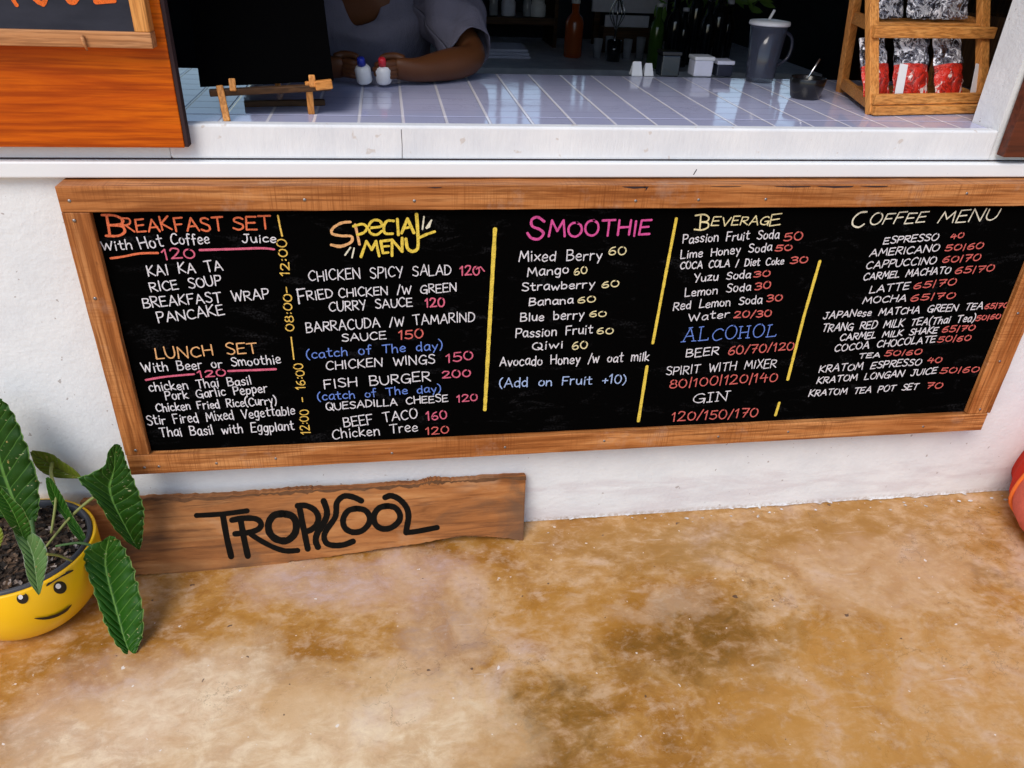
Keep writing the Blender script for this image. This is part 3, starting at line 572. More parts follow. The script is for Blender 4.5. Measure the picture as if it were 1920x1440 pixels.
Lw(K, [(557, 542), (561, 569)], 'white', 3); Lw(K, [(556, 543), (571, 541)], 'white', 3); Lw(K, [(559, 556), (569, 554)], 'white', 2.8)
T(K, 'RIED', 577, 563, 625, 558, 20, 'white', 2.9); T(K, 'CHICKEN /W GREEN', 636, 557, 856, 546, 19, 'white', 2.9); T(K, 'CURRY SAUCE', 618, 584, 773, 574, 20, 'white', 2.9); T(K, '120', 798, 576, 833, 574, 19, 'pink', 3.8)
T(K, 'BARRACUDA /W TAMARIND', 575, 623, 890, 602, 21, 'white', 2.9); T(K, 'SAUCE', 642, 640, 724, 635, 17, 'white', 2.9); T(K, '150', 748, 635, 793, 633, 19, 'red', 3.4)
T(K, '(catch of The day)', 575, 672, 830, 654, 19, 'blue', 2.9); T(K, 'CHICKEN WINGS', 612, 693, 815, 680, 19, 'white', 2.9); T(K, '150', 837, 679, 887, 674, 20, 'pink', 3.4)
T(K, 'FISH BURGER', 609, 728, 807, 714, 20, 'white', 3); T(K, '200', 830, 709, 882, 706, 16, 'pink', 3.4); T(K, '(catch of The day)', 596, 751, 827, 734, 17, 'blue', 2.8)
T(K, 'QUESADILLA CHEESE', 612, 769, 840, 752, 16, 'white', 2.8); T(K, '120', 857, 754, 895, 751, 16, 'pink', 3.2); T(K, 'BEEF TACO', 646, 801, 783, 784, 21, 'white', 2.9); T(K, '160', 800, 788, 838, 785, 18, 'pink', 3.2); T(K, 'Chicken Tree', 624, 823, 783, 808, 20, 'white', 2.8); T(K, '120', 799, 815, 841, 812, 16, 'red', 3)
K = 'smoothie'
Lw(K, [(1020, 415), (1008, 407), (997, 412), (998, 424), (1012, 430), (1019, 438), (1010, 448), (996, 446), (989, 437)], 'magenta', 5, True)
T(K, 'MOOTHIE', 1029, 444, 1217, 440, 34, 'magenta', 5.4)
for t_, a, b, h, s_, c_, hs in (('Mixed Berry', (973, 490), (1128, 487), 22, (1141, 478), (1173, 477), 17), ('Mango', (989, 518), (1066, 512), 19, (1077, 516), (1101, 511), 15), ('Strawberry', (979, 546), (1114, 539), 18, (1128, 539), (1160, 537), 15), ('Banana', (992, 573), (1074, 568), 17, (1083, 568), (1116, 566), 14), ('Blue berry', (976, 603), (1094, 597), 19, (1105, 594), (1136, 593), 13), ('Passion Fruit', (967, 633), (1110, 625), 19, (1119, 626), (1149, 625), 14), ('Qiwi', (998, 655), (1055, 652), 17, (1073, 655), (1101, 652), 16)):
    T(K, t_, *a, *b, h, 'white', 2.9); T(K, '60', *s_, *c_, hs, 'pale', 2.9)
T(K, 'Avocado Honey /w oat milk', 937, 686, 1216, 676, 20, 'white', 2.9); T(K, '(Add on Fruit +10)', 936, 726, 1173, 718, 19, 'paleblue', 2.9)
K = 'beverage'
Lw(K, [(1314, 404), (1312, 429)], 'pale', 2.8); Lw(K, [(1304, 404), (1320, 402), (1329, 408), (1325, 415), (1313, 416)], 'pale', 2.8, True); Lw(K, [(1313, 416), (1327, 418), (1327, 426), (1316, 431), (1302, 430)], 'pale', 2.8, True)
T(K, 'VERAG', 1352, 423, 1440, 420, 19, 'pale', 2.8, .1); T(K, 'E', 1333, 422, 1347, 422, 19, 'pale', 2.8, .1); T(K, 'E', 1443, 423, 1462, 421, 27, 'pale', 2.9, .1)
for t_, a, b, h, n_, s_, c_, hs in (('Passion Fruit Soda', (1280, 456), (1460, 446), 19, '50', (1469, 452), (1504, 448), 17), ('Lime Honey Soda', (1276, 484), (1446, 470), 18, '50', (1453, 470), (1484, 469), 14), ('COCA COLA / Diet Coke', (1275, 504), (1468, 495), 16, '30', (1481, 494), (1513, 492), 15), ('Yuzu Soda', (1301, 528), (1406, 521), 17, '30', (1413, 520), (1443, 517), 14), ('Lemon Soda', (1284, 556), (1407, 544), 18, '30', (1415, 544), (1444, 540), 15), ('Red Lemon Soda', (1262, 581), (1428, 568), 18, '30', (1437, 566), (1466, 563), 15), ('Water', (1291, 602), (1367, 594), 16, '20/30', (1376, 596), (1445, 593), 15)):
    T(K, t_, *a, *b, h, 'white', 2.6); T(K, n_, *s_, *c_, hs, 'red', 2.9)
T(K, 'ALCOHOL', 1280, 641, 1455, 630, 27, 'blue', 2.4, 0, True); T(K, 'BEER', 1286, 670, 1346, 665, 18, 'white', 2.6); T(K, '60/70/120', 1365, 665, 1487, 655, 18, 'red', 2.9); T(K, 'SPIRIT WITH MIXER', 1249, 703, 1454, 688, 18, 'white', 2.4); T(K, '80|100|120|140', 1255, 727, 1456, 714, 19, 'red', 2.8); T(K, 'GIN', 1298, 756, 1366, 751, 20, 'white', 2.4, 0, True); T(K, '120/150/170', 1259, 789, 1419, 781, 19, 'red', 2.9)
K = 'coffee'
Lw(K, [(1625, 397), (1612, 399), (1600, 410), (1599, 422), (1610, 426), (1620, 420)], 'cream', 3, True); T(K, 'OFFEE', 1628, 422, 1732, 417, 24, 'cream', 2.9, .2); T(K, 'MENU', 1758, 417, 1866, 413, 26, 'cream', 2.9, .15)
for t_, a, b, h, n_, s_, c_, hs in (('ESPRESSO', (1656, 457), (1757, 450), 15, '40', (1781, 449), (1806, 445), 12), ('AMERICANO', (1630, 481), (1759, 471), 16, '50|60', (1771, 471), (1842, 465), 14), ('CAPPUCCINO', (1623, 504), (1753, 494), 16, '60|70', (1766, 492), (1836, 488), 14), ('CARMEL MACHATO', (1618, 525), (1780, 512), 15, '65|70', (1789, 513), (1862, 508), 14), ('LATTE', (1630, 549), (1703, 542), 16, '65|70', (1712, 541), (1790, 534), 14), ('MOCHA', (1617, 569), (1697, 565), 15, '65|70', (1706, 565), (1789, 558), 14), ('JAPANese MATCHA GREEN TEA', (1543, 597), (1841, 579), 15, '65|70', (1845, 579), (1888, 576), 11), ('TRANG RED MILK TEA(Thai Tea)', (1540, 622), (1826, 602), 16, '50|60', (1829, 601), (1874, 597), 11), ('CARMEL MILK SHAKE', (1574, 639), (1756, 624), 14, '65|70', (1765, 623), (1826, 619), 13), ('COCOA CHOCOLATE', (1564, 659), (1752, 641), 15, '50|60', (1757, 641), (1818, 638), 13), ('TEA', (1609, 672), (1649, 669), 12, '50|60', (1658, 667), (1726, 664), 12), ('KRATOM ESPRESSO', (1535, 698), (1725, 684), 15, '40', (1737, 680), (1764, 679), 12), ('KRATOM LONGAN JUICE', (1531, 719), (1754, 700), 14, '50|60', (1761, 700), (1833, 697), 12), ('KRATOM TEA POT SET', (1516, 743), (1719, 730), 14, '70', (1735, 728), (1765, 727), 13)):
    T(K, t_, *a, *b, h, 'white', 2.5, .08); T(K, n_, *s_, *c_, hs, 'red', 2.6, .08)
for k in INK: INK[k].build('lettering', panel)
INK.clear()
for pts, w in (([(928, 430), (919, 590), (909, 768)], 7.5), ([(1268, 410), (1246, 525), (1224, 643)], 5.6), ([(1213, 687), (1197, 789)], 6), ([(1537, 490), (1508, 590), (1477, 711)], 5.6), ([(1461, 755), (1454, 778)], 4.6)):
    Lw('d', pts, 'gold', w); INK['d'].build('divider_line', panel); INK.clear()

# ================================================================== SHOP SIGN ON THE FLOOR
A, B, Ct = onZ(300, 1077, .0015), onZ(975, 1014, .0015), onY(640, 915, -.034)
SN = (B-A).cross(Ct-A).normalized()
if SN.y > 0: SN = -SN
sp = lambda px, py: onPlane(px, py, A, SN)
sign = empty('shop_sign', (A+B)/2, 'rough brown wooden plank with black painted lettering leaning on the wall by the floor', 'sign')
random.seed(5)
def rag(pts, amp):
    P = catmull([Vector((a, b, 0)) for a, b in pts], 10); return [(p.x+random.uniform(-1, 1), p.y+random.uniform(-amp, amp)) for p in P]
top = rag([(150, 940), (215, 937), (272, 935), (340, 933), (420, 929), (499, 924), (560, 918), (600, 917), (670, 914), (730, 909), (785, 907), (800, 903), (812, 900), (850, 901), (900, 897), (986, 892)], 1.3)
botm = rag([(982, 1014), (943, 1009), (900, 1006), (867, 1006), (830, 1011), (790, 1019), (713, 1030), (627, 1043), (560, 1052), (545, 1053), (533, 1060), (499, 1061), (450, 1067), (392, 1071), (307, 1076), (255, 1078), (226, 1080), (160, 1084)], .8)
outl = [sp(a, b) for a, b in top+botm]
mb = MB(); mb.prism(outl, -SN*.024)
ed = [e for e in mb.bm.edges if len(e.link_faces) == 2 and any(len(f.verts) > 10 and f.normal.dot(SN) > .5 for f in e.link_faces)]
bmesh.ops.bevel(mb.bm, geom=ed, offset=.0022, segments=2, affect='EDGES', profile=.6)
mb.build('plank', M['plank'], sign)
mb = MB(); rows = [[], []]                                  # torn bark along the top edge
for i, (a, b) in enumerate(top):
    d = 2+5*abs(math.sin(i*.37)*math.sin(i*.11+1))+random.uniform(0, 2.5)
    rows[0].append(sp(a, b+.6)+SN*.0006); rows[1].append(sp(a, b+d)+SN*.0009)
mb.grid(rows); mb.build('bark_edge', M['bark'], sign)
S3 = Ink(lambda u, v, h: sp(u, v)+SN*(h+.0002))
z = lambda *pp: [(340+a/3.692, 900+b/3.692) for a, b in pp]
for pts, w, sm in ((z((105, 245), (280, 235), (455, 213)), 8.2, 1), (z((288, 245), (315, 400), (345, 528)), 10, 1), (z((350, 277), (430, 264), (515, 268), (552, 300), (535, 338), (470, 362), (372, 372)), 9.4, 1), (z((412, 285), (435, 410), (460, 525)), 10, 1), (z((480, 375), (560, 425), (640, 465), (720, 490), (805, 487)), 8.4, 1),
                   (z((702, 232), (640, 245), (604, 300), (612, 365), (660, 410), (730, 418), (785, 370), (795, 300), (765, 248), (700, 232)), 11.6, 1), (z((818, 190), (845, 330), (875, 475)), 9.8, 1), (z((805, 178), (860, 176), (920, 205), (948, 255), (935, 310), (895, 345), (850, 358)), 9.6, 1),
                   (z((985, 145), (1006, 205), (1004, 255), (975, 315), (940, 370), (930, 420), (945, 462)), 10.2, 1), (z((1246, 143), (1185, 116), (1122, 112), (1077, 155), (1072, 215), (1062, 262), (1015, 330), (988, 385), (1004, 435), (1055, 452), (1125, 447), (1188, 424)), 9.4, 1),
                   (z((1215, 196), (1155, 212), (1120, 270), (1132, 330), (1185, 360), (1250, 350), (1298, 300), (1300, 245), (1268, 207), (1213, 196)), 9.6, 1), (z((1425, 178), (1370, 192), (1335, 240), (1340, 300), (1385, 335), (1450, 330), (1505, 285), (1512, 235), (1478, 190), (1423, 178)), 9.6, 1),
                   (z((1410, 120), (1450, 108), (1505, 130), (1556, 185), (1572, 250), (1560, 330), (1556, 362)), 9.6, 1), (z((1556, 362), (1620, 356), (1770, 328)), 8.6, 1)):
    S3.stroke(pts, w*1.16, M['ink'], bool(sm), jit=.05)
S3.build('lettering', sign)

# ================================================================== POTTED PLANT
PC = Vector((-.805, -.168, 0))
PROF = [(.0, .0), (.075, .0), (.098, .006), (.118, .024), (.136, .052), (.1475, .085), (.152, .115), (.153, .172)]
def prad(zz):
    for (r0, z0), (r1, z1) in zip(PROF[1:], PROF[2:]):
        if z0 <= zz <= z1: return r0+(r1-r0)*(zz-z0)/max(1e-6, z1-z0)
    return 0
plant = empty('potted_plant', PC, 'big-leaved green plant in a yellow pot with a smirking face beside the plank sign', 'plant')
prof = [tuple(p)[:2] for p in catmull([(r, zz, 0) for r, zz in PROF[1:-1]], 4)]
mb = MB(); mb.lathe([(0, 0)]+prof+[(.153, .172), (.1515, .175), (.147, .175), (.1455, .172), (.1455, .10)], PC, 72); pot = mb.build('pot', M['pot'], plant, True)
mb = MB(); mb.lathe([(.1450, .13), (.1452, .177), (.1425, .180), (.138, .180), (.136, .177), (.131, .130)], PC, 60); mb.build('liner', M['liner'], plant, True)
mb = MB(); random.seed(8); rows = []
for i in range(12):
    r = .134*i/11; rows.append([PC+Vector((r*math.cos(a), r*math.sin(a), .158+.012*math.cos(r*9)+random.uniform(-.004, .004))) for a in [2*math.pi*k/40 for k in range(40)]+[0]])
mb.grid(rows)
for k in range(520):                                        # bark chips
    a, r = random.uniform(0, 2*math.pi), .128*math.sqrt(random.random()); s = random.uniform(.003, .009)
    c = PC+Vector((r*math.cos(a), r*math.sin(a), .168+random.uniform(0, .007)))
    mb.box(c-Vector((s, s*.55, s*.22)), c+Vector((s, s*.55, s*.22)), 0, Matrix.Rotation(random.uniform(0, 6), 3, 'Z') @ Matrix.Rotation(random.uniform(-.7, .7), 3, 'X'))
mb.build('soil', M['soil'], plant)
def on_pot(px, py, h=0.0):
    d = ray(px, py).normalized(); t0 = 1.2
    while t0 < 3:
        q = CAM+d*t0
        if q.z < .175 and (q-PC).xy.length < prad(max(q.z, 0)): break
        t0 += .001
    n = Vector((q.x-PC.x, q.y-PC.y, 0)).normalized(); n = (n+Vector((0, 0, -.25))).normalized(); return q+n*h
for nm, pts, w, tp in (('brow', [(86, 1096), (98, 1086), (113, 1077), (134, 1068)], 6, .6), ('brow', [(2, 1104), (18, 1101), (35, 1100), (52, 1103)], 4.6, .6), ('mouth', [(64, 1157), (84, 1157), (104, 1152), (121, 1143), (132, 1132)], 5.4, .85)):
    FI = Ink(lambda u, v, h: on_pot(u, v, h*2+.0028)); FI.stroke(pts, w, M['facepaint'], True, jit=.03, taper=tp); FI.build(nm, pot)
for (cx, cy, r) in ((112, 1101, 12.5), (42, 1121, 11)):
    for nm, dx, dy, k, m, h in (('eye', 0, 0, 1, 'facepaint', .0012), ('eye_glint', -4, -3, .42, 'eyewhite', .0022)):
        mb = MB(); mb.poly([on_pot(cx+dx+r*k*math.cos(a), cy+dy+r*k*.95*math.sin(a), h) for a in [2*math.pi*i/22 for i in range(22)]]); mb.build(nm, M[m], pot)
def leaf(rows, mat, name='leaf', fold=.25, wave=.0, n=7, seed=1, tear=.05):
    """rows of (left px, middle px, right px, depth y, lift of the midrib); real 3-D points at that depth"""
    random.seed(seed); Lp, Mp, Rp = [], [], []
    for l, m, r, y, lift in rows:
        Lp.append(onY(*l, y)); Mp.append(onY(*m, y+lift)); Rp.append(onY(*r, y))
    Lp, Mp, Rp = catmull(Lp, n), catmull(Mp, n), catmull(Rp, n); mb = MB(); g = []
    for i, (a, b, c) in enumerate(zip(Lp, Mp, Rp)):
        row = []
        for k in range(6): t_ = k/6; row.append(a.lerp(b, t_)+Vector((0, -1, .5))*fold*(a-b).length*t_*(1-t_)*.6)
        for k in range(7): t_ = k/6; row.append(b.lerp(c, t_)+Vector((0, -1, .5))*fold*(c-b).length*t_*(1-t_)*.6)
        w = math.sin(i*1.25)*wave
        jl, jr = 1+random.uniform(-tear, tear*.4), 1+random.uniform(-tear, tear*.4)
        for k in range(13):
            e = abs(k-6)/6; row[k] = b+(row[k]-b)*(1+((jl if k < 6 else jr)-1)*e*e); row[k] = row[k]+Vector((0, -1, .3))*w*e*e
        g.append(row)
    mb.grid(g); o = mb.build(name, M[mat], plant, True)
    s = o.modifiers.new('thickness', 'SOLIDIFY'); s.thickness = .0009; return o
def stalk(pts, r, mat='stem'):
    mb = MB(); P = catmull(pts, 8); mb.tube(P, [r*(1.25-.5*i/len(P)) for i in range(len(P))], 8); mb.build('stalk', M[mat], plant, True)
# tall dark leaf at the picture's edge
leaf([((-4, 747), (0, 747), (4, 748), -.07, 0), ((-40, 770), (-8, 775), (24, 772), -.075, .006), ((-62, 810), (-8, 815), (40, 805), -.085, .012), ((-70, 860), (0, 862), (56, 852), -.10, .012), ((-66, 905), (14, 905), (72, 900), -.115, .012), ((-40, 945), (30, 943), (75, 938), -.13, .010), ((0, 968), (48, 968), (72, 962), -.14, .006), ((52, 978), (60, 980), (68, 978), -.15, 0)], 'leaf', fold=.5, wave=.003, seed=2)
# pale leaf behind it
leaf([((56, 846), (58, 848), (61, 844), -.03, 0), ((66, 872), (80, 861), (95, 850), -.035, .004), ((84, 888), (105, 876), (122, 868), -.04, .004), ((110, 896), (128, 888), (138, 878), -.045, .003), ((146, 897), (150, 896), (152, 893), -.05, 0)], 'leaf_pale', fold=.3, seed=3)
# arrow-shaped leaf in front of the plank
leaf([((214, 833), (220, 832), (226, 835), -.10, 0), ((202, 848), (216, 850), (231, 846), -.10, .004), ((196, 872), (215, 874), (238, 868), -.102, .006), ((168, 888), (211, 893), (247, 888), -.105, .010), ((146, 897), (206, 912), (258, 914), -.11, .012), ((165, 920), (210, 935), (268, 942), -.115, .012), ((186, 946), (220, 958), (271, 966), -.12, .010), ((208, 982), (236, 988), (270, 994), -.125, .008), ((234, 1012), (250, 1014), (267, 1014), -.13, .004), ((258, 1029), (260, 1031), (263, 1029), -.135, 0)], 'leaf', fold=.45, wave=.002, seed=4)
# drooping leaf in front
leaf([((198, 1010), (206, 1004), (216, 1006), -.20, 0), ((157, 1032), (200, 1032), (232, 1024), -.205, .008), ((158, 1056), (198, 1060), (244, 1048), -.215, .012), ((168, 1088), (204, 1092), (256, 1082), -.235, .013), ((180, 1122), (213, 1126), (264, 1114), -.255, .013), ((192, 1158), (223, 1162), (269, 1150), -.278, .012), ((206, 1190), (232, 1194), (268, 1190), -.300, .009), ((224, 1216), (241, 1218), (260, 1214), -.318, .005), ((245, 1231), (248, 1232), (252, 1230), -.328, 0)], 'leaf_mid', fold=.5, wave=.0035, seed=5)
# young leaf hanging over the face
leaf([((24, 990), (30, 984), (38, 990), -.27, 0), ((30, 1012), (50, 1012), (76, 1008), -.285, .005), ((42, 1040), (62, 1042), (90, 1038), -.30, .008), ((46, 1062), (66, 1066), (88, 1064), -.315, .008), ((54, 1090), (70, 1092), (82, 1090), -.322, .005), ((70, 1113), (73, 1116), (76, 1112), -.328, 0)], 'leaf_young', fold=.4, seed=6)
# narrow upright leaf, left edge
leaf([((-30, 900), (-20, 896), (-10, 900), -.27, 0), ((-20, 925), (0, 920), (18, 930), -.275, .006), ((-4, 950), (20, 950), (44, 955), -.28, .008), ((18, 985), (36, 985), (58, 988), -.28, .006), ((40, 1012), (46, 1014), (56, 1012), -.28, 0)], 'leaf_mid', fold=.5, seed=7)
leaf([((86, 896), (90, 894), (97, 898), -.12, 0), ((88, 918), (98, 916), (108, 914), -.125, .004), ((98, 945), (110, 944), (124, 942), -.13, .005), ((118, 968), (126, 968), (136, 966), -.14, .004), ((136, 1000), (150, 1002), (158, 1000), -.16, .003), ((158, 1022), (161, 1024), (164, 1021), -.175, 0)], 'leaf_mid', fold=.4, seed=8)
leaf([((-22, 980), (-18, 972), (-8, 978), -.30, 0), ((-34, 1000), (-14, 1000), (6, 996), -.31, .004), ((-30, 1022), (-14, 1022), (4, 1018), -.315, .004), ((-20, 1040), (-14, 1042), (-8, 1038), -.32, 0)], 'leaf_pale', fold=.4, seed=9)
stalk([onY(186, 928, -.106), onY(168, 938, -.115), onY(130, 972, -.14), onY(84, 1028, -.18)], .0032)
stalk([onY(58, 975, -.15), onY(62, 1000, -.165), onY(66, 1020, -.18)], .005, 'stem_green')
stalk([onY(200, 1045, -.195), onY(180, 1028, -.20), onY(150, 1018, -.20), onY(105, 1024, -.19)], .003, 'stem_green')
stalk([onY(98, 868, -.04), onY(96, 890, -.08), onY(105, 930, -.12), onY(96, 1000, -.17)], .0032)
stalk([onY(34, 992, -.27), onY(20, 960, -.262), onY(30, 990, -.23), onY(50, 1025, -.19)], .003, 'stem_green')
stalk([onY(88, 1039, -.305), onY(110, 1042, -.29), onY(135, 1052, -.272)], .0022, 'stem')

# ================================================================== SLATE BY THE SHUTTER
slate = empty('framed_slate', (-.66, -.04, 1.12), 'small wood framed slate with orange chalk writing hung on the orange shutter', 'chalkboard')
x0, x1, z0, z1 = -.98, -.3805, 1.1215, 1.46
for nm, a, b, m in (('bottom_rail', (x0, -.060, z0), (x1, -.0305, z0+.0245), 'pale_wood'), ('top_rail', (x0, -.060, z1-.0245), (x1, -.0305, z1), 'pale_wood'), ('side_stile', (x1-.0245, -.0595, z0+.0248), (x1-.0003, -.031, z1-.0248), 'pine'), ('side_stile', (x0+.0003, -.0595, z0+.0248), (x0+.0245, -.031, z1-.0248), 'pine')):
    mb = MB(); mb.box(a, b, .0015); mb.build(nm, M[m], slate)
mb = MB(); mb.box((x0+.022, -.052, z0+.022), (x1-.022, -.034, z1-.022)); sp2 = mb.build('panel', M['slate'], slate)
SI = Ink(lambda u, v, h: Vector((u, -.0523-h, v))); q = lambda a, b: (onY(a, b, -.0525).x, onY(a, b, -.0525).z)
for pts, w in (([(20, -40), (22, -8), (31, 9)], 6), ([(60, -40), (62, -10), (70, 2), (80, 7)], 7), ([(84, -30), (86, -6), (82, 7)], 6), ([(122, -30), (124, -6), (134, 5), (144, -2), (146, -30)], 6.5)):
    SI.stroke([q(*p) for p in pts], w*.00108, M['c_orange'], True)
SI.stroke([q(172, -40), q(180, 3), q(214, 1)], 7*.00108, M['c_orange']); SI.build('lettering', sp2)
mb = MB(); a_, b_ = onY(153, 66, -.064), onY(164, 95, -.060); mb.tube([a_, (a_+b_)/2+Vector((0, -.003, 0)), b_], [.0032, .0028, .0012], 8); mb.build('peg', M['pale_wood'], slate, True)
# ================================================================== ON THE COUNTER
ZC = .9887
# black panel on a small easel
ez = empty('table_easel', (-.22, .07, ZC), 'small pine easel standing on the counter and holding a black panel', 'easel')
BL, BR = Vector((-.342, .058, 1.040)), Vector((-.104, .098, 1.048)); ux = (BR-BL).normalized(); un = Vector((ux.y, -ux.x, 0)); un = un if un.y < 0 else -un
uu = (Vector((0, 0, 1))*1.0 - un*.55).normalized()
for k, s in (('a', .14), ('b', .80)):
    f0 = BL.lerp(BR, s)+un*.016; f0.z = ZC; t0 = BL.lerp(BR, s)-un*.012+uu*.24
    if k == 'a': f0 = Vector((-.296, .022, ZC))
    else: f0 = Vector((-.151, .096, ZC))
    m0 = f0.lerp(t0, .98)
    h0 = BL.lerp(BR, s)+un*.008+uu*.004; h1 = BL.lerp(BR, s)-un*.016+uu*.012
    mb = MB(); mb.bar(f0, h0, .0125, .010, .002, side=un); mb.bar(h1, h1+uu*.24, .0125, .010, .002, side=un); mb.build('leg', M['pine'], ez)
mb = MB(); p0, p1 = BL.lerp(BR, .06)+un*.004, BL.lerp(BR, .97)+un*.004; mb.bar(p0-Vector((0, 0, .008)), p1-Vector((0, 0, .008)), .012, .016, .002, side=un); mb.build('ledge', M['brownshelf'], ez)
for s in (.235, .83):
    c = BL.lerp(BR, s)+un*.012; mb = MB(); mb.bar(c-Vector((0, 0, .006)), c+uu*.017, .012, .009, .002, side=un); mb.build('peg', M['pine'], ez)
c = BL.lerp(BR, .915)+un*.012; mb = MB(); mb.bar(c-ux*.016-Vector((0, 0, .003)), c+ux*.016-Vector((0, 0, .001)), .017, .012, .002, side=un); mb.build('end_block', M['pine_h'], ez)
mb = MB(); b0 = BL.lerp(BR, .5)-un*.02+uu*.22; mb.bar(b0, Vector((b0.x+.01, b0.y+.10, ZC)), .012, .010, .002); mb.build('back_leg', M['pine'], ez)
mb = MB(); mb.bar(Vector((-.285, .155, ZC+.006)), Vector((-.13, .18, ZC+.006)), .012, .012, .002); mb.build('foot_rail', M['brownshelf'], ez)
bk = empty('display_panel', BL, 'matt black upright panel leaning on the small easel beside the person', 'board')
mb = MB(); a, b = BL+uu*.002, BR+uu*.002; mb.prism([a, b, b+uu*.32, a+uu*.32], -un*.008); mb.build('panel', M['slate_plain'], bk)

# wooden rack at the right
rk = empty('snack_rack', (1.2, .26, ZC), 'orange pine A-frame rack of snack packets at the right end of the counter', 'rack')
f0, f1 = Vector((1.062, .150, ZC)), Vector((1.362, .192, ZC)); d = (f1-f0).normalized(); nb = Vector((-d.y, d.x, 0)); TOP = 1.62
def fr(x, z): return f0.lerp(f1, x)+nb*(.42*(z-ZC))+Vector((0, 0, z-ZC))          # on the leaning front frame
for x in (0, 1): mb = MB(); mb.bar(fr(x, ZC), fr(x, TOP), .024, .018, .002, side=-nb); mb.build('front_leg', M['pine'], rk)
r0 = onZ(1577, 172, ZC)
for x, b0 in ((0, r0), (1, r0+d*.27)): mb = MB(); mb.bar(b0, fr(x, 1.36)+nb*.012, .022, .018, .002, side=nb); mb.build('rear_leg', M['pine'], rk)
for z_, ext, w in ((1.152, .055, .024), (1.0215, .0, .022), (ZC+.011, -.01, .019)):
    mb = MB(); o = -nb*.016; mb.bar(fr(-.03, z_)+o, fr(1+ext, z_)+o, w, .014, .002, side=-nb); mb.build('cross_bar', M['pine_h'], rk)
for z_ in (1.012, 1.165):
    for x in (0, 1):
        p = fr(x, z_)+nb*.01; b0 = r0 if x == 0 else r0+d*.27; k = (z_-ZC)/(1.36-ZC); q_ = b0.lerp(fr(x, 1.36), k)
        mb = MB(); mb.bar(p, q_, .026, .012, .002, side=d); mb.build('side_bar', M['pine_h'], rk)
    mb = MB()
    for j in range(5): dp = .012+(.040 if z_ < 1.1 else .020)*j; p = nb*dp+d*((r0-f0).dot(d)/(r0-f0).dot(nb)*dp); mb.bar(fr(-.01, z_)+p, fr(1.01, z_)+p, .006, .03, .001, side=nb)
    mb.build('shelf', M['pine_h'], rk)
def packet(c, w, h, lean, rot, red, label, seed, group):
    """pillow pack: lower part printed red, upper part clear film"""
    random.seed(seed); o = empty('snack_packet', c, label, 'snack packet', group); ang = Matrix.Rotation(rot, 3, 'Z') @ Matrix.Rotation(-lean, 3, 'X')
    def sheet(z0, z1, n):
        mb = MB()
        for sg in (-1, 1):
            rows = []
            for i in range(n+1):
                v = z0+(z1-z0)*i/n; row = []
                for j in range(11):
                    u = j/10; th = .019*(max(0, math.sin(math.pi*u))**.6)*(max(0, math.sin(math.pi*min(1, .06+v*.94)))**.5)
                    p = Vector(((u-.5)*w*(1+.04*math.sin(v*19+seed)), sg*th+random.uniform(-.002, .002)*(1 if 0 < u < 1 else 0), v*h)); row.append(Vector(c)+ang @ p)
                rows.append(row)
            mb.grid(rows if sg < 0 else rows[::-1])
        return mb
    if red: sheet(0, .52, 7).build('printed_base', M['redfilm'], o, True)
    sheet(.52 if red else 0, 1, 9).build('clear_film', M['film'], o, True)
    return o
for i, (x, rot, lb) in enumerate(((.10, .25, 'clear and red snack packet at the left leg of the pine rack, lower shelf'), (.40, -.1, 'red snack packet in the middle of the rack, lower shelf'), (.76, .12, 'red snack packet with a pale card, right end of the lower rack shelf'))):
    packet(fr(x, 1.022)+nb*.022, .088, .125, .42, rot+.13, True, lb, 20+i, 'snack packets on the rack')
for i, (x, rot, lb) in enumerate(((.22, .2, 'clear crinkled packet on the upper rack shelf, nearest the left leg'), (.52, -.15, 'clear crinkled packet in the middle of the upper rack shelf'), (.80, .1, 'clear crinkled packet on the upper rack shelf, nearest the right leg'))):
    packet(fr(x, 1.176)+nb*.022, .085, .12, .42, rot+.13, False, lb, 30+i, 'snack packets on the rack')
for i, (x, z_, lb, w, h) in enumerate(((.245, 1.026, 'white card standing between two red packets on the rack', .022, .062), (.93, 1.026, 'white card at the right end of the lower rack shelf', .016, .062))):
    p = fr(x, z_)+nb*.004; mb = MB(); mb.bar(p, p+Vector((.006, .02, h)), w, .0012, 0, side=-nb); o = empty('price_card', p, lb, 'card', 'cards on the rack'); mb.build('card', M['w_plastic'], o)

# black bowl and spoon
bc = Vector((.992, .335, ZC)); o = empty('black_bowl', bc, 'small black lacquer bowl on the tiled counter left of the rack', 'bowl')
mb = MB(); mb.lathe([(0, 0), (.030, 0), (.034, .004), (.040, .03), (.0425, .046), (.041, .0475), (.0385, .045), (.036, .02), (.028, .008), (0, .007)], bc, 36); mb.build('bowl', M['bowl'], o, True)
o = empty('spoon', bc+Vector((0, 0, .01)), 'bright steel spoon standing in the black bowl', 'spoon')
mb = MB(); s0 = bc+Vector((-.012, .008, .012)); s1 = bc+Vector((.020, .004, .088)); mb.tube([s0, s0.lerp(s1, .5), s1], [.002, .0022, .0034], 8)
r = bmesh.ops.create_uvsphere(mb.bm, u_segments=12, v_segments=8, radius=.009); bmesh.ops.scale(mb.bm, vec=(1, .5, 1.4), verts=r['verts']); bmesh.ops.translate(mb.bm, vec=s0, verts=r['verts']); mb.build('spoon', M['steel'], o, True)
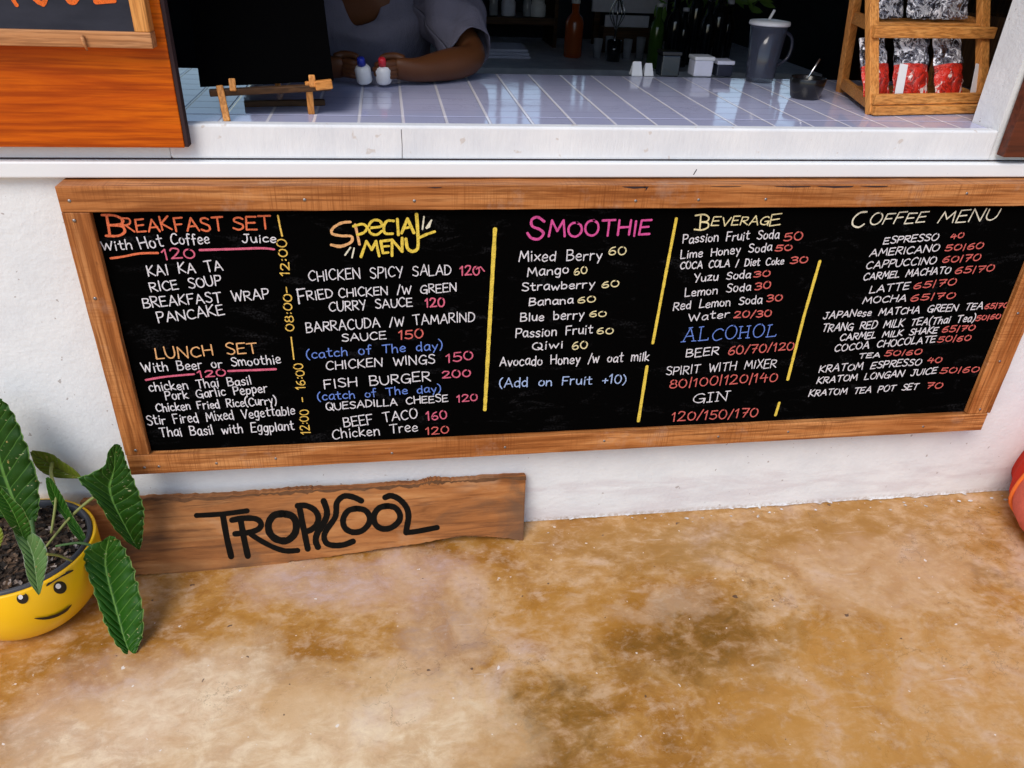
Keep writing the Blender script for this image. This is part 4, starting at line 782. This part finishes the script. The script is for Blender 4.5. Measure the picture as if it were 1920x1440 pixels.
# blender jug
jc = Vector((.972, .555, ZC)); o = empty('blender_jug', jc, 'tall smoky plastic jug with a white lid at the back of the counter', 'jug')
mb = MB(); mb.lathe([(0, .001), (.034, .001), (.037, .012), (.047, .136), (.0455, .1365), (.0355, .014), (0, .013)], jc, 36); mb.build('jug', M['smoke'], o, True)
mb = MB(); mb.lathe([(0, .1372), (.051, .1372), (.052, .141), (.0505, .1465), (.030, .149), (0, .149)], jc, 36); ld = mb.build('lid', M['w_plastic'], o, True)
mb = MB(); mb.tube([jc+Vector((-.004, 0, .149)), jc+Vector((.006, 0, .172))], .0035, 10); mb.build('straw', M['w_plastic'], ld, True)
mb = MB(); mb.tube(catmull([jc+Vector((.043, .01, .125)), jc+Vector((.075, .012, .105)), jc+Vector((.074, .012, .06)), jc+Vector((.038, .01, .035))], 6), .0045, 10); mb.build('handle', M['smoke_dark'], o, True)
# little white things along the back edge of the counter
def tent(px, lab, w=.03, h=.034):
    c = onZ(px, 141, ZC); o = empty('folded_card', c, lab, 'card', 'folded cards at the back of the counter'); mb = MB()
    mb.prism([c+Vector((-w/2, -.012, 0)), c+Vector((w/2, -.012, 0)), c+Vector((w/2-.004, 0, h)), c+Vector((-w/2+.004, 0, h))], (0, .0012, 0)); mb.prism([c+Vector((-w/2, .014, 0)), c+Vector((w/2, .014, 0)), c+Vector((w/2-.004, .0015, h)), c+Vector((-w/2+.004, .0015, h))], (0, .0012, 0)); mb.build('paper', M['w_plastic'], o)
tent(1192, 'small white folded card at the back edge, nearer the person'); tent(1214, 'small white folded card at the back edge, next to the black box', .026, .03)
def boxy(name, px, w, dp, h, mat, lab, cat, lid=None, yaw=.2):
    c = onZ(px, 141, ZC); o = empty(name, c, lab, cat); mb = MB(); mb.box(c+Vector((-w/2, -dp/2, 0)), c+Vector((w/2, dp/2, h)), .003); mb.build('body', M[mat], o)
    if lid: mb = MB(); mb.box(c+Vector((-w/2-.002, -dp/2-.002, h+.0003)), c+Vector((w/2+.002, dp/2+.002, h+.010)), .002); mb.build('lid', M[lid], o)
boxy('tea_box', 1250, .050, .05, .052, 'dark_p', 'small black box between the folded cards and the white napkin box', 'box', 'bowl')
boxy('napkin_box', 1311, .052, .05, .040, 'grey_card', 'pale napkin box at the back edge of the counter', 'box', 'w_plastic')
boxy('sugar_box', 1351, .045, .05, .030, 'smoke_dark', 'grey sugar box right of the pale napkin box', 'box', 'grey_card')
# ================================================================== BEHIND THE COUNTER
bench = empty('work_bench', (.7, 2.4, 0), 'low grey topped work bench at the back of the dark room', 'bench')
mb = MB(); mb.box((.1, 1.95, .765), (1.93, 3.0, .80), .004); mb.build('bench_top', M['bench'], bench)
mb = MB(); mb.box((.12, 1.99, 0), (.18, 2.95, .764)); mb.box((1.8, 1.99, 0), (1.86, 2.95, .764)); mb.box((.181, 2.0, .66), (1.799, 2.03, .764)); mb.build('bench_frame', M['brownshelf'], bench)
shelf = empty('wall_shelf', (.5, 2.8, .9), 'brown wooden shelf unit standing on the grey bench', 'shelf')
p0, p1 = onY(902, 31, 2.6), onY(1040, 30, 2.6)
mb = MB(); mb.box((p0.x, 2.6, p0.z-.032), (p1.x, 2.9, p0.z), .003); mb.box((p0.x-.018, 2.605, .8005), (p0.x-.0005, 2.9, p0.z+.5)); mb.box((p1.x+.0005, 2.605, .8005), (p1.x+.018, 2.9, p0.z+.5)); mb.box((p0.x, 2.6, p0.z+.40), (p1.x, 2.9, p0.z+.43), .003); mb.build('shelf_board', M['brownshelf'], shelf)
def bottle(name, c, r, h, mat, lab, cat, grp=None, cap='w_plastic', neck=.4):
    o = empty(name, c, lab, cat, grp); mb = MB(); mb.lathe([(0, .001), (r*.92, .001), (r, .006), (r, h*.62), (r*.85, h*.70), (r*neck, h*.78), (r*neck, h*.94), (0, h*.94)], c, 20); mb.build('body', M[mat], o, True)
    mb = MB(); mb.lathe([(0, h*1.0), (r*neck*1.15, h*1.0), (r*neck*1.2, h*.995), (r*neck*1.2, h*.942), (0, h*.942)], c, 16); mb.build('cap', M[cap], o, True); return o
zs = p0.z+.0006
for i, (px, r, h, mt, lb) in enumerate(((925, .022, .13, 'jar', 'slim cloudy jar at the left end of the brown shelf'), (953, .036, .10, 'grey_card', 'pale ribbed tin on the brown shelf'), (988, .022, .10, 'jar', 'cloudy jar right of the pale tin on the brown shelf'), (1008, .040, .085, 'w_plastic', 'white round pot at the right end of the brown shelf'))):
    c = onY(px, 26, 2.66); bottle('shelf_jar', (c.x, 2.66, zs), r, h, mt, lb, 'jar', 'jars on the brown shelf', 'dark_p', .8)
c = onY(1076, 62, 2.3); bottle('orange_bottle', (c.x, 2.3, .8005), .042, .24, 'orange_p', 'orange brown bottle on the grey bench right of the shelf', 'bottle', None, 'w_plastic')
c = onY(1232, 80, 2.0); bottle('green_bottle', (c.x, 2.02, .8005), .032, .26, 'green_p', 'green bottle on the bench beside the pale tray', 'bottle', None, 'w_plastic')
LB = ['dark glass bottle right behind the green bottle', 'short dark glass bottle with a pale cap beside the green one', 'tall dark glass bottle in the middle of the dark row', 'dark glass bottle with a steel cap in the dark row', 'wide dark glass bottle behind the napkin box', 'dark glass bottle at the right end of the row, nearest the jug']
for i, (px, r, h) in enumerate(((1262, .034, .30), (1282, .030, .24), (1304, .032, .36), (1324, .034, .29), (1345, .042, .33), (1366, .032, .27))):
    c = onY(px, 95, 1.98+.06*(i % 3)); bottle('dark_bottle', (c.x, 2.0+.08*(i % 3), .8005), r, h, 'dark_p', LB[i], 'bottle', 'dark bottles on the bench', ('w_plastic', 'grey_card', 'dark_p', 'steel')[i % 4])
t0, t1 = onY(1110, 22, 2.75), onY(1250, 22, 2.75)
o = empty('notice_sheet', (t0.x, 2.75, .8), 'pale grey upright sheet standing at the back of the bench', 'sheet')
mb = MB(); mb.box((t0.x, 2.75, t0.z), (t1.x, 2.77, t0.z+.5), .002); mb.build('panel', M['grey_card'], o); mb = MB(); mb.box((t0.x+.02, 2.7705, .8005), (t0.x+.05, 2.80, t0.z+.4)); mb.build('stand', M['brownshelf'], o); mb = MB(); mb.box((t1.x-.05, 2.7705, .8005), (t1.x-.02, 2.80, t0.z+.4)); mb.build('stand', M['brownshelf'], o)
t0, t1 = onY(1134, 50, 2.5), onY(1216, 50, 2.5)
o = empty('pale_tray', (t0.x, 2.5, .8), 'pale tray standing on its edge below the upright grey sheet', 'tray'); mb = MB(); mb.box((t0.x, 2.5, t0.z), (t1.x, 2.515, t0.z+.052), .003); mb.build('tray', M['grey_card'], o); mb = MB(); mb.box((t0.x-.01, 2.48, .8005), (t1.x+.01, 2.56, t0.z-.0005), .004); mb.build('rest', M['brownshelf'], o)
c = onY(1155, 52, 2.2); o = empty('wire_whisk', (c.x, 2.2, .8), 'dark wire whisk standing in a small pot by the pale tray', 'whisk')
mb = MB(); mb.lathe([(0, 0.001), (.03, .001), (.034, .09), (.031, .09), (.028, .006), (0, .006)], (c.x, 2.2, .8005), 20); mb.build('pot', M['dark_p'], o, True)
mb = MB()
for k in range(5):
    a = math.pi*k/5; e = Vector((math.cos(a), math.sin(a), 0))*.035; b = Vector((c.x, 2.2, .93)); mb.tube(catmull([b, b+e+Vector((0, 0, .07)), b+Vector((0, 0, .13)), b-e+Vector((0, 0, .07)), b], 6), .0022, 6)
mb.tube([Vector((c.x, 2.2, .81)), Vector((c.x, 2.2, .935))], .006, 8); mb.build('whisk', M['steel'], o, True)
# folded cloth, and a wooden crate right of the rack
c = onY(905, 78, 2.2); o = empty('folded_cloth', (c.x, 2.3, .8), 'pale folded cloth on the left end of the grey bench', 'cloth'); mb = MB()
for k in range(3): mb.box((c.x-.03+.004*k, 2.2, .8005+.014*k), (c.x+.22-.006*k, 2.42, .8005+.014*k+.0135), .005)
mb.build('cloth', M['grey_card'], o)
o = empty('wooden_crate', (1.62, .42, ZC), 'brown wooden crate on the counter behind the snack rack', 'crate'); mb = MB()
for k in range(3): mb.box((1.55, .40, ZC+.0006+.062*k), (1.95, .415, ZC+.055+.062*k), .002); mb.box((1.55, .585, ZC+.0006+.062*k), (1.95, .60, ZC+.055+.062*k), .002)
mb.box((1.552, .4155, ZC+.002), (1.566, .5845, ZC+.178)); mb.box((1.934, .4155, ZC+.002), (1.948, .5845, ZC+.178)); mb.build('slats', M['brownwall'], o)
c = Vector((1.70, .50, ZC+.0008)); bottle('green_jar', c, .05, .20, 'green_p', 'green jar standing in the brown crate', 'jar', None, 'dark_p', .7)

# ================================================================== PERSON
pe = empty('person', (-.045, .9, 0), 'person in a grey t-shirt leaning on the counter and holding two small white bottles', 'person')
def skin(chains, mat, name, parent, sub=2, smooth=True):
    """chains: lists of (point, radius or (rx,ry)); the first chain is the trunk, later chains start on an existing vertex index or on their own"""
    vs, es, rad, roots = [], [], [], []
    for ch in chains:
        st = ch[0]; base = None
        if isinstance(st, int): base = st; ch = ch[1:]
        for i, (p, r) in enumerate(ch):
            vs.append(Vector(p)-world_loc(parent)); rad.append(r if isinstance(r, tuple) else (r, r)); k = len(vs)-1
            if i == 0:
                if base is None: roots.append(k)
                else: es.append((base, k))
            else: es.append((k-1, k))
    me = bpy.data.meshes.new(name); o = bpy.data.objects.new(name, me); COL.objects.link(o); me.materials.append(mat)
    bm = bmesh.new(); sk = bm.verts.layers.skin.verify(); bv = [bm.verts.new(v) for v in vs]
    for a, b in es: bm.edges.new((bv[a], bv[b]))
    for k, r in enumerate(rad): bv[k][sk].radius = r; bv[k][sk].use_root = k in roots
    bm.to_mesh(me); bm.free()
    s = o.modifiers.new('skin', 'SKIN'); s.use_smooth_shade = smooth; s.branch_smoothing = .4
    u = o.modifiers.new('sub', 'SUBSURF'); u.levels = sub; u.render_levels = sub
    o.parent = parent; return o
SX = -.058
trunk = [((SX, .93, .52), (.15, .12)), ((SX, .88, .72), (.13, .10)), ((SX, .80, .92), (.14, .105)), ((SX, .745, 1.05), (.12, .085)), ((SX, .70, 1.125), (.066, .048)), ((SX, .665, 1.20), .052), ((SX, .645, 1.25), .05), ((SX, .625, 1.31), (.066, .072)), ((SX, .615, 1.37), (.075, .088)), ((SX, .625, 1.43), (.072, .085)), ((SX, .635, 1.475), (.04, .05))]
sR, eR, wR = (.135, .69, 1.135), (.214, .525, 1.032), (.062, .415, 1.022)
sL, eL, wL = (-.225, .69, 1.135), (-.315, .535, 1.032), (-.145, .425, 1.022)
arms = []
for s, e, w, sg_ in ((sR, eR, wR, 1), (sL, eL, wL, -1)):
    s, e, w = Vector(s), Vector(e), Vector(w)
    arms.append([4, (s+Vector((0, .01, -.02)), .040), (s.lerp(e, .5), .043), (e, .037), (e.lerp(w, .35), .041), (e.lerp(w, .8), .032), (w, (.024, .030)), (w+Vector((-sg_, 0, 0))*.032+Vector((0, -.006, .004)), (.019, .032)), (w+Vector((-sg_, 0, 0))*.056+Vector((0, -.009, .004)), (.014, .030))])
def hand(w, sgn):
    """palm and five fingers curled round a bottle; sgn +1 = hand on the picture's right"""
    w = Vector(w); k = Vector((-sgn, 0, 0)); out = []                      # k points to the other hand
    pl = w+k*.030+Vector((0, -.006, .004)); pass
    kn = pl+k*.022
    for i, (dy, dz, L) in enumerate(((-.024, .014, .92), (-.026, .004, 1.05), (-.025, -.005, .98), (-.022, -.012, .80))):
        a = kn+Vector((0, dy*.7, dz)); b = a+k*.018*L+Vector((0, -.010, -.001)); c_ = b+k*.017*L+Vector((0, .002, -.002)); d_ = c_+k*.008*L+Vector((0, .011, -.001))
        out.append([(a-k*.010+Vector((0, .006, 0)), .0092), (a, .0090), (b, .0084), (c_, .0078), (d_, .0066)])
    a = pl+Vector((0, .012, .016)); out.append([(a-k*.008, .012), (a+k*.014+Vector((0, .004, .008)), .0105), (a+k*.034+Vector((0, -.002, .008)), .0092), (a+k*.050+Vector((0, -.010, .004)), .0075)])
    return out
legs = [[0, ((SX+.10, .90, .50), (.09, .085)), ((SX+.13, .62, .50), .07), ((SX+.12, .60, .25), .05), ((SX+.12, .62, .06), .038), ((SX+.12, .54, .03), (.035, .025))], [0, ((SX-.10, .90, .50), (.09, .085)), ((SX-.13, .62, .50), .07), ((SX-.12, .60, .25), .05), ((SX-.12, .62, .06), .038), ((SX-.12, .54, .03), (.035, .025))]]
body = skin([trunk]+arms+legs+hand(wR, 1)+hand(wL, -1), M['skin'], 'body', pe)
mb = MB()                                                   # hair
for i in range(7):
    pass
hc = Vector((SX, .635, 1.425)); rows = []
for i in range(9):
    ph = math.pi*(.02+.56*i/8); rows.append([hc+Vector((.083*math.sin(ph)*math.cos(a), .098*math.sin(ph)*math.sin(a)+.008, .072*math.cos(ph)+(.030 if math.sin(a) < -.2 else 0)*i/8)) for a in [2*math.pi*k/24 for k in range(25)]])
mb.grid(rows); mb.build('hair', M['hair'], pe, True)
for sg in (-1, 1):
    mb = MB(); mb.lathe([(0, .004), (.006, .002), (.008, -.003)], (SX+sg*.028, .535, 1.385), 12, (0, -1, 0)); mb.build('eye', M['facepaint'], pe, True)
    mb = MB(); mb.lathe([(0, .004), (.012, .002), (.016, -.006)], (SX+sg*.076, .63, 1.37), 12, (sg, 0, 0)); mb.build('ear', M['skin'], pe, True)
mb = MB(); mb.tube([(SX, .54, 1.385), (SX, .522, 1.352), (SX, .535, 1.342)], [.006, .012, .008], 10); mb.build('nose', M['skin'], pe, True)
mb = MB(); mb.tube([(SX-.02, .540, 1.316), (SX, .533, 1.314), (SX+.02, .540, 1.316)], [.002, .004, .002], 8); mb.build('mouth', M['redcloth'], pe, True)
# t-shirt: body rings from hem to neckline, then two sleeves
mb = MB(); rings = []; NSEG = 48
for i, (cy, z_, rx, ry, tilt) in enumerate(((.90, .60, .175, .145, 0), (.87, .74, .165, .135, 0), (.815, .88, .158, .135, 0), (.765, 1.0, .160, .130, 0), (.735, 1.06, .168, .122, .01), (.712, 1.12, .178, .110, .055), (.698, 1.165, .162, .096, .088), (.688, 1.190, .112, .078, .108), (.674, 1.196, .062, .060, .110), (.670, 1.190, .054, .052, .102))):
    row = []
    for k in range(NSEG+1):
        a = 2*math.pi*k/NSEG; f = 1+.035*math.sin(a*9+i*.7)*math.sin(a*4+1+i*.2) if i < 6 else 1
        row.append(Vector((SX+rx*f*math.cos(a), cy+ry*f*math.sin(a), z_+tilt*(math.sin(a) if math.sin(a) < 0 else .25*math.sin(a))+.006*math.sin(5*a+i))))
    rings.append(row)
mb.grid(rings)
for s, e, sg in ((sR, eR, 1), (sL, eL, -1)):
    s, e = Vector(s), Vector(e); ax = (e-s).normalized(); u = ax.cross(Vector((0, 0, 1))).normalized(); v = u.cross(ax); rows = []
    for i in range(13):
        t_ = i/12; c = s.lerp(e, -.18+1.02*t_)+Vector((0, 0, .014*math.sin(math.pi*t_))); r = .062+.020*math.sin(math.pi*min(1, t_*1.1))
        rows.append([c+(u*math.cos(a)*r*1.0+v*math.sin(a)*r)*(1+.08*math.sin(3*a+t_*9+sg)+.06*math.sin(5*a-t_*17)+.03*math.sin(11*a+t_*25)) for a in [2*math.pi*k/32 for k in range(33)]])
    mb.grid(rows)
o = mb.build('shirt', M['shirt'], pe, True); s_ = o.modifiers.new('cloth', 'SOLIDIFY'); s_.thickness = .004; s_.offset = 1; u_ = o.modifiers.new('sub', 'SUBSURF'); u_.levels = 1; u_.render_levels = 1
mb = MB(); mb.lathe([(.155, .0), (.185, .05), (.19, .14), (.17, .19), (.15, .20)], (SX, .90, .42), 32); mb.build('shorts', M['shorts'], pe, True)
stool = empty('stool', (SX, .92, 0), 'plain dark stool under the seated person', 'stool'); mb = MB(); mb.lathe([(0, .38), (.17, .38), (.175, .39), (.17, .41), (0, .41)], (SX, .92, 0), 32); mb.build('seat', M['brownshelf'], stool)
for a in (.8, 2.4, 3.9, 5.5): mb = MB(); mb.bar((SX+.16*math.cos(a), .92+.16*math.sin(a), 0.0), (SX+.12*math.cos(a), .92+.12*math.sin(a), .379), .03, .03, .003); mb.build('leg', M['brownshelf'], stool)
# the two small bottles in the hands
for px, cap, lab in ((680, 'b_plastic', 'small white bottle with a blue cap held in the hands'), (716, 'r_plastic', 'small white bottle with a red cap held in the hands')):
    c = onZ(px+4, 152, 1.0); c = Vector((c.x, .395, 1.000)); ax = Vector((-.12 if cap == 'b_plastic' else -.05, -.35, 1)).normalized()
    o = empty('small_bottle', c, lab, 'bottle', 'bottles held by the person'); mb = MB(); mb.lathe([(0, 0), (.0165, .0), (.018, .003), (.018, .030), (.014, .036), (.007, .039), (0, .039)], c, 24, ax); mb.build('body', M['w_plastic'], o, True)
    mb = MB(); mb.lathe([(0, .056), (.007, .056), (.0085, .053), (.0095, .0395), (0, .0395)], c, 20, ax); mb.build('cap', M[cap], o, True)

# ================================================================== RED FLOOR CUSHION AT THE RIGHT
bc = Vector((1.935, -.31, 0)); o = empty('floor_cushion', bc, 'red cloth floor cushion with orange piping at the foot of the wall on the right', 'cushion')
mb = MB(); NP = 64; prof = [(0.0, .004), (.20, .0), (.30, .004), (.36, .022), (.40, .062), (.405, .11), (.39, .18), (.355, .25), (.29, .33), (.19, .39), (.08, .42), (0, .425)]
prof = [(max(0, p.x), max(0, p.y)) for p in catmull([(a, b, 0) for a, b in prof], 3)]
mb.lathe(prof, bc, NP)
for f in mb.bm.faces:
    c = f.calc_center_median(); a = math.degrees(math.atan2(c.y-bc.y, c.x-bc.x)) % 360
    f.material_index = 1 if int((a-152) % 360 // 60) % 2 == 0 else 0
for v in mb.bm.verts:
    d = v.co-bc; a = math.atan2(d.y, d.x); k = 1+.012*math.sin(9*a+d.z*20)+.01*math.sin(23*a); v.co.x = bc.x+d.x*k; v.co.y = bc.y+d.y*k
mb.build('cover', [M['redcloth'], M['redcloth2']], o, True)
for j in range(6):
    a = math.radians(152+60*j); mb = MB(); mb.tube([bc+Vector((math.cos(a)*(r+.002), math.sin(a)*(r+.002), z_+.001)) for r, z_ in prof if z_ > .003 or r > .3], .0055, 8); mb.build('piping', M['piping'], o, True)
# ================================================================== MORE CLUTTER AT THE BACK OF THE ROOM
random.seed(21)
def tumbler(px, Y, r, h, lab, grp):
    c = onY(px, 95, Y); c = Vector((c.x, Y, .8005)); o = empty('drinking_glass', c, lab, 'glass', grp); mb = MB()
    mb.lathe([(0, .001), (r*.8, .001), (r, h), (r*.93, h), (r*.74, .006), (0, .006)], c, 20); mb.build('glass', M['jar'], o, True)
for k, (px, lb) in enumerate(((1120, 'cloudy drinking glass on the bench right of the orange bottle'), (1142, 'cloudy drinking glass beside the whisk pot'), (1176, 'cloudy drinking glass in front of the pale tray'), (1200, 'cloudy drinking glass left of the green bottle'))): tumbler(px, 2.28, .022, .085+.01*(k % 2), lb, 'glasses on the bench')
# a dark leafy pot plant among the bottles
c = onY(1310, 95, 2.45); pp = empty('house_plant', (c.x, 2.45, .8005), 'dark leafy house plant in a pot behind the row of dark bottles', 'plant')
mb = MB(); mb.lathe([(0, .001), (.06, .001), (.08, .13), (.072, .13), (.055, .02), (0, .02)], (c.x, 2.45, .8005), 24); mb.build('pot', M['dark_p'], pp, True)
mb = MB()
for k in range(150):
    a, el, rr = random.uniform(0, 2*math.pi), random.uniform(-.3, 1.4), random.uniform(.06, .27)
    p = Vector((c.x, 2.45, 1.06))+Vector((math.cos(a)*math.cos(el)*rr*1.1, math.sin(a)*math.cos(el)*rr*.7, math.sin(el)*rr*.9)); L, w = random.uniform(.05, .10), random.uniform(.010, .02)
    d = Vector((math.cos(a)*.5+random.uniform(-.5, .5), math.sin(a)*.5, random.uniform(-.9, .4))).normalized(); sd = d.cross(Vector((random.uniform(-1, 1), random.uniform(-1, 1), random.uniform(-1, 1)))).normalized(); nn = d.cross(sd)
    mb.poly([p, p+d*L*.35+sd*w+nn*.006, p+d*L*.75+sd*w*.7, p+d*L]); mb.poly([p, p+d*L, p+d*L*.75-sd*w*.7, p+d*L*.35-sd*w+nn*.006])
mb.build('foliage', M['leaf'], pp)
mb = MB()
for k in range(9): a = k*.7; mb.tube([(c.x, 2.45, .83), (c.x+.05*math.cos(a), 2.45+.05*math.sin(a), .95), (c.x+.14*math.cos(a), 2.45+.12*math.sin(a), 1.14)], .004, 6)
mb.build('stem', M['stem_green'], pp)
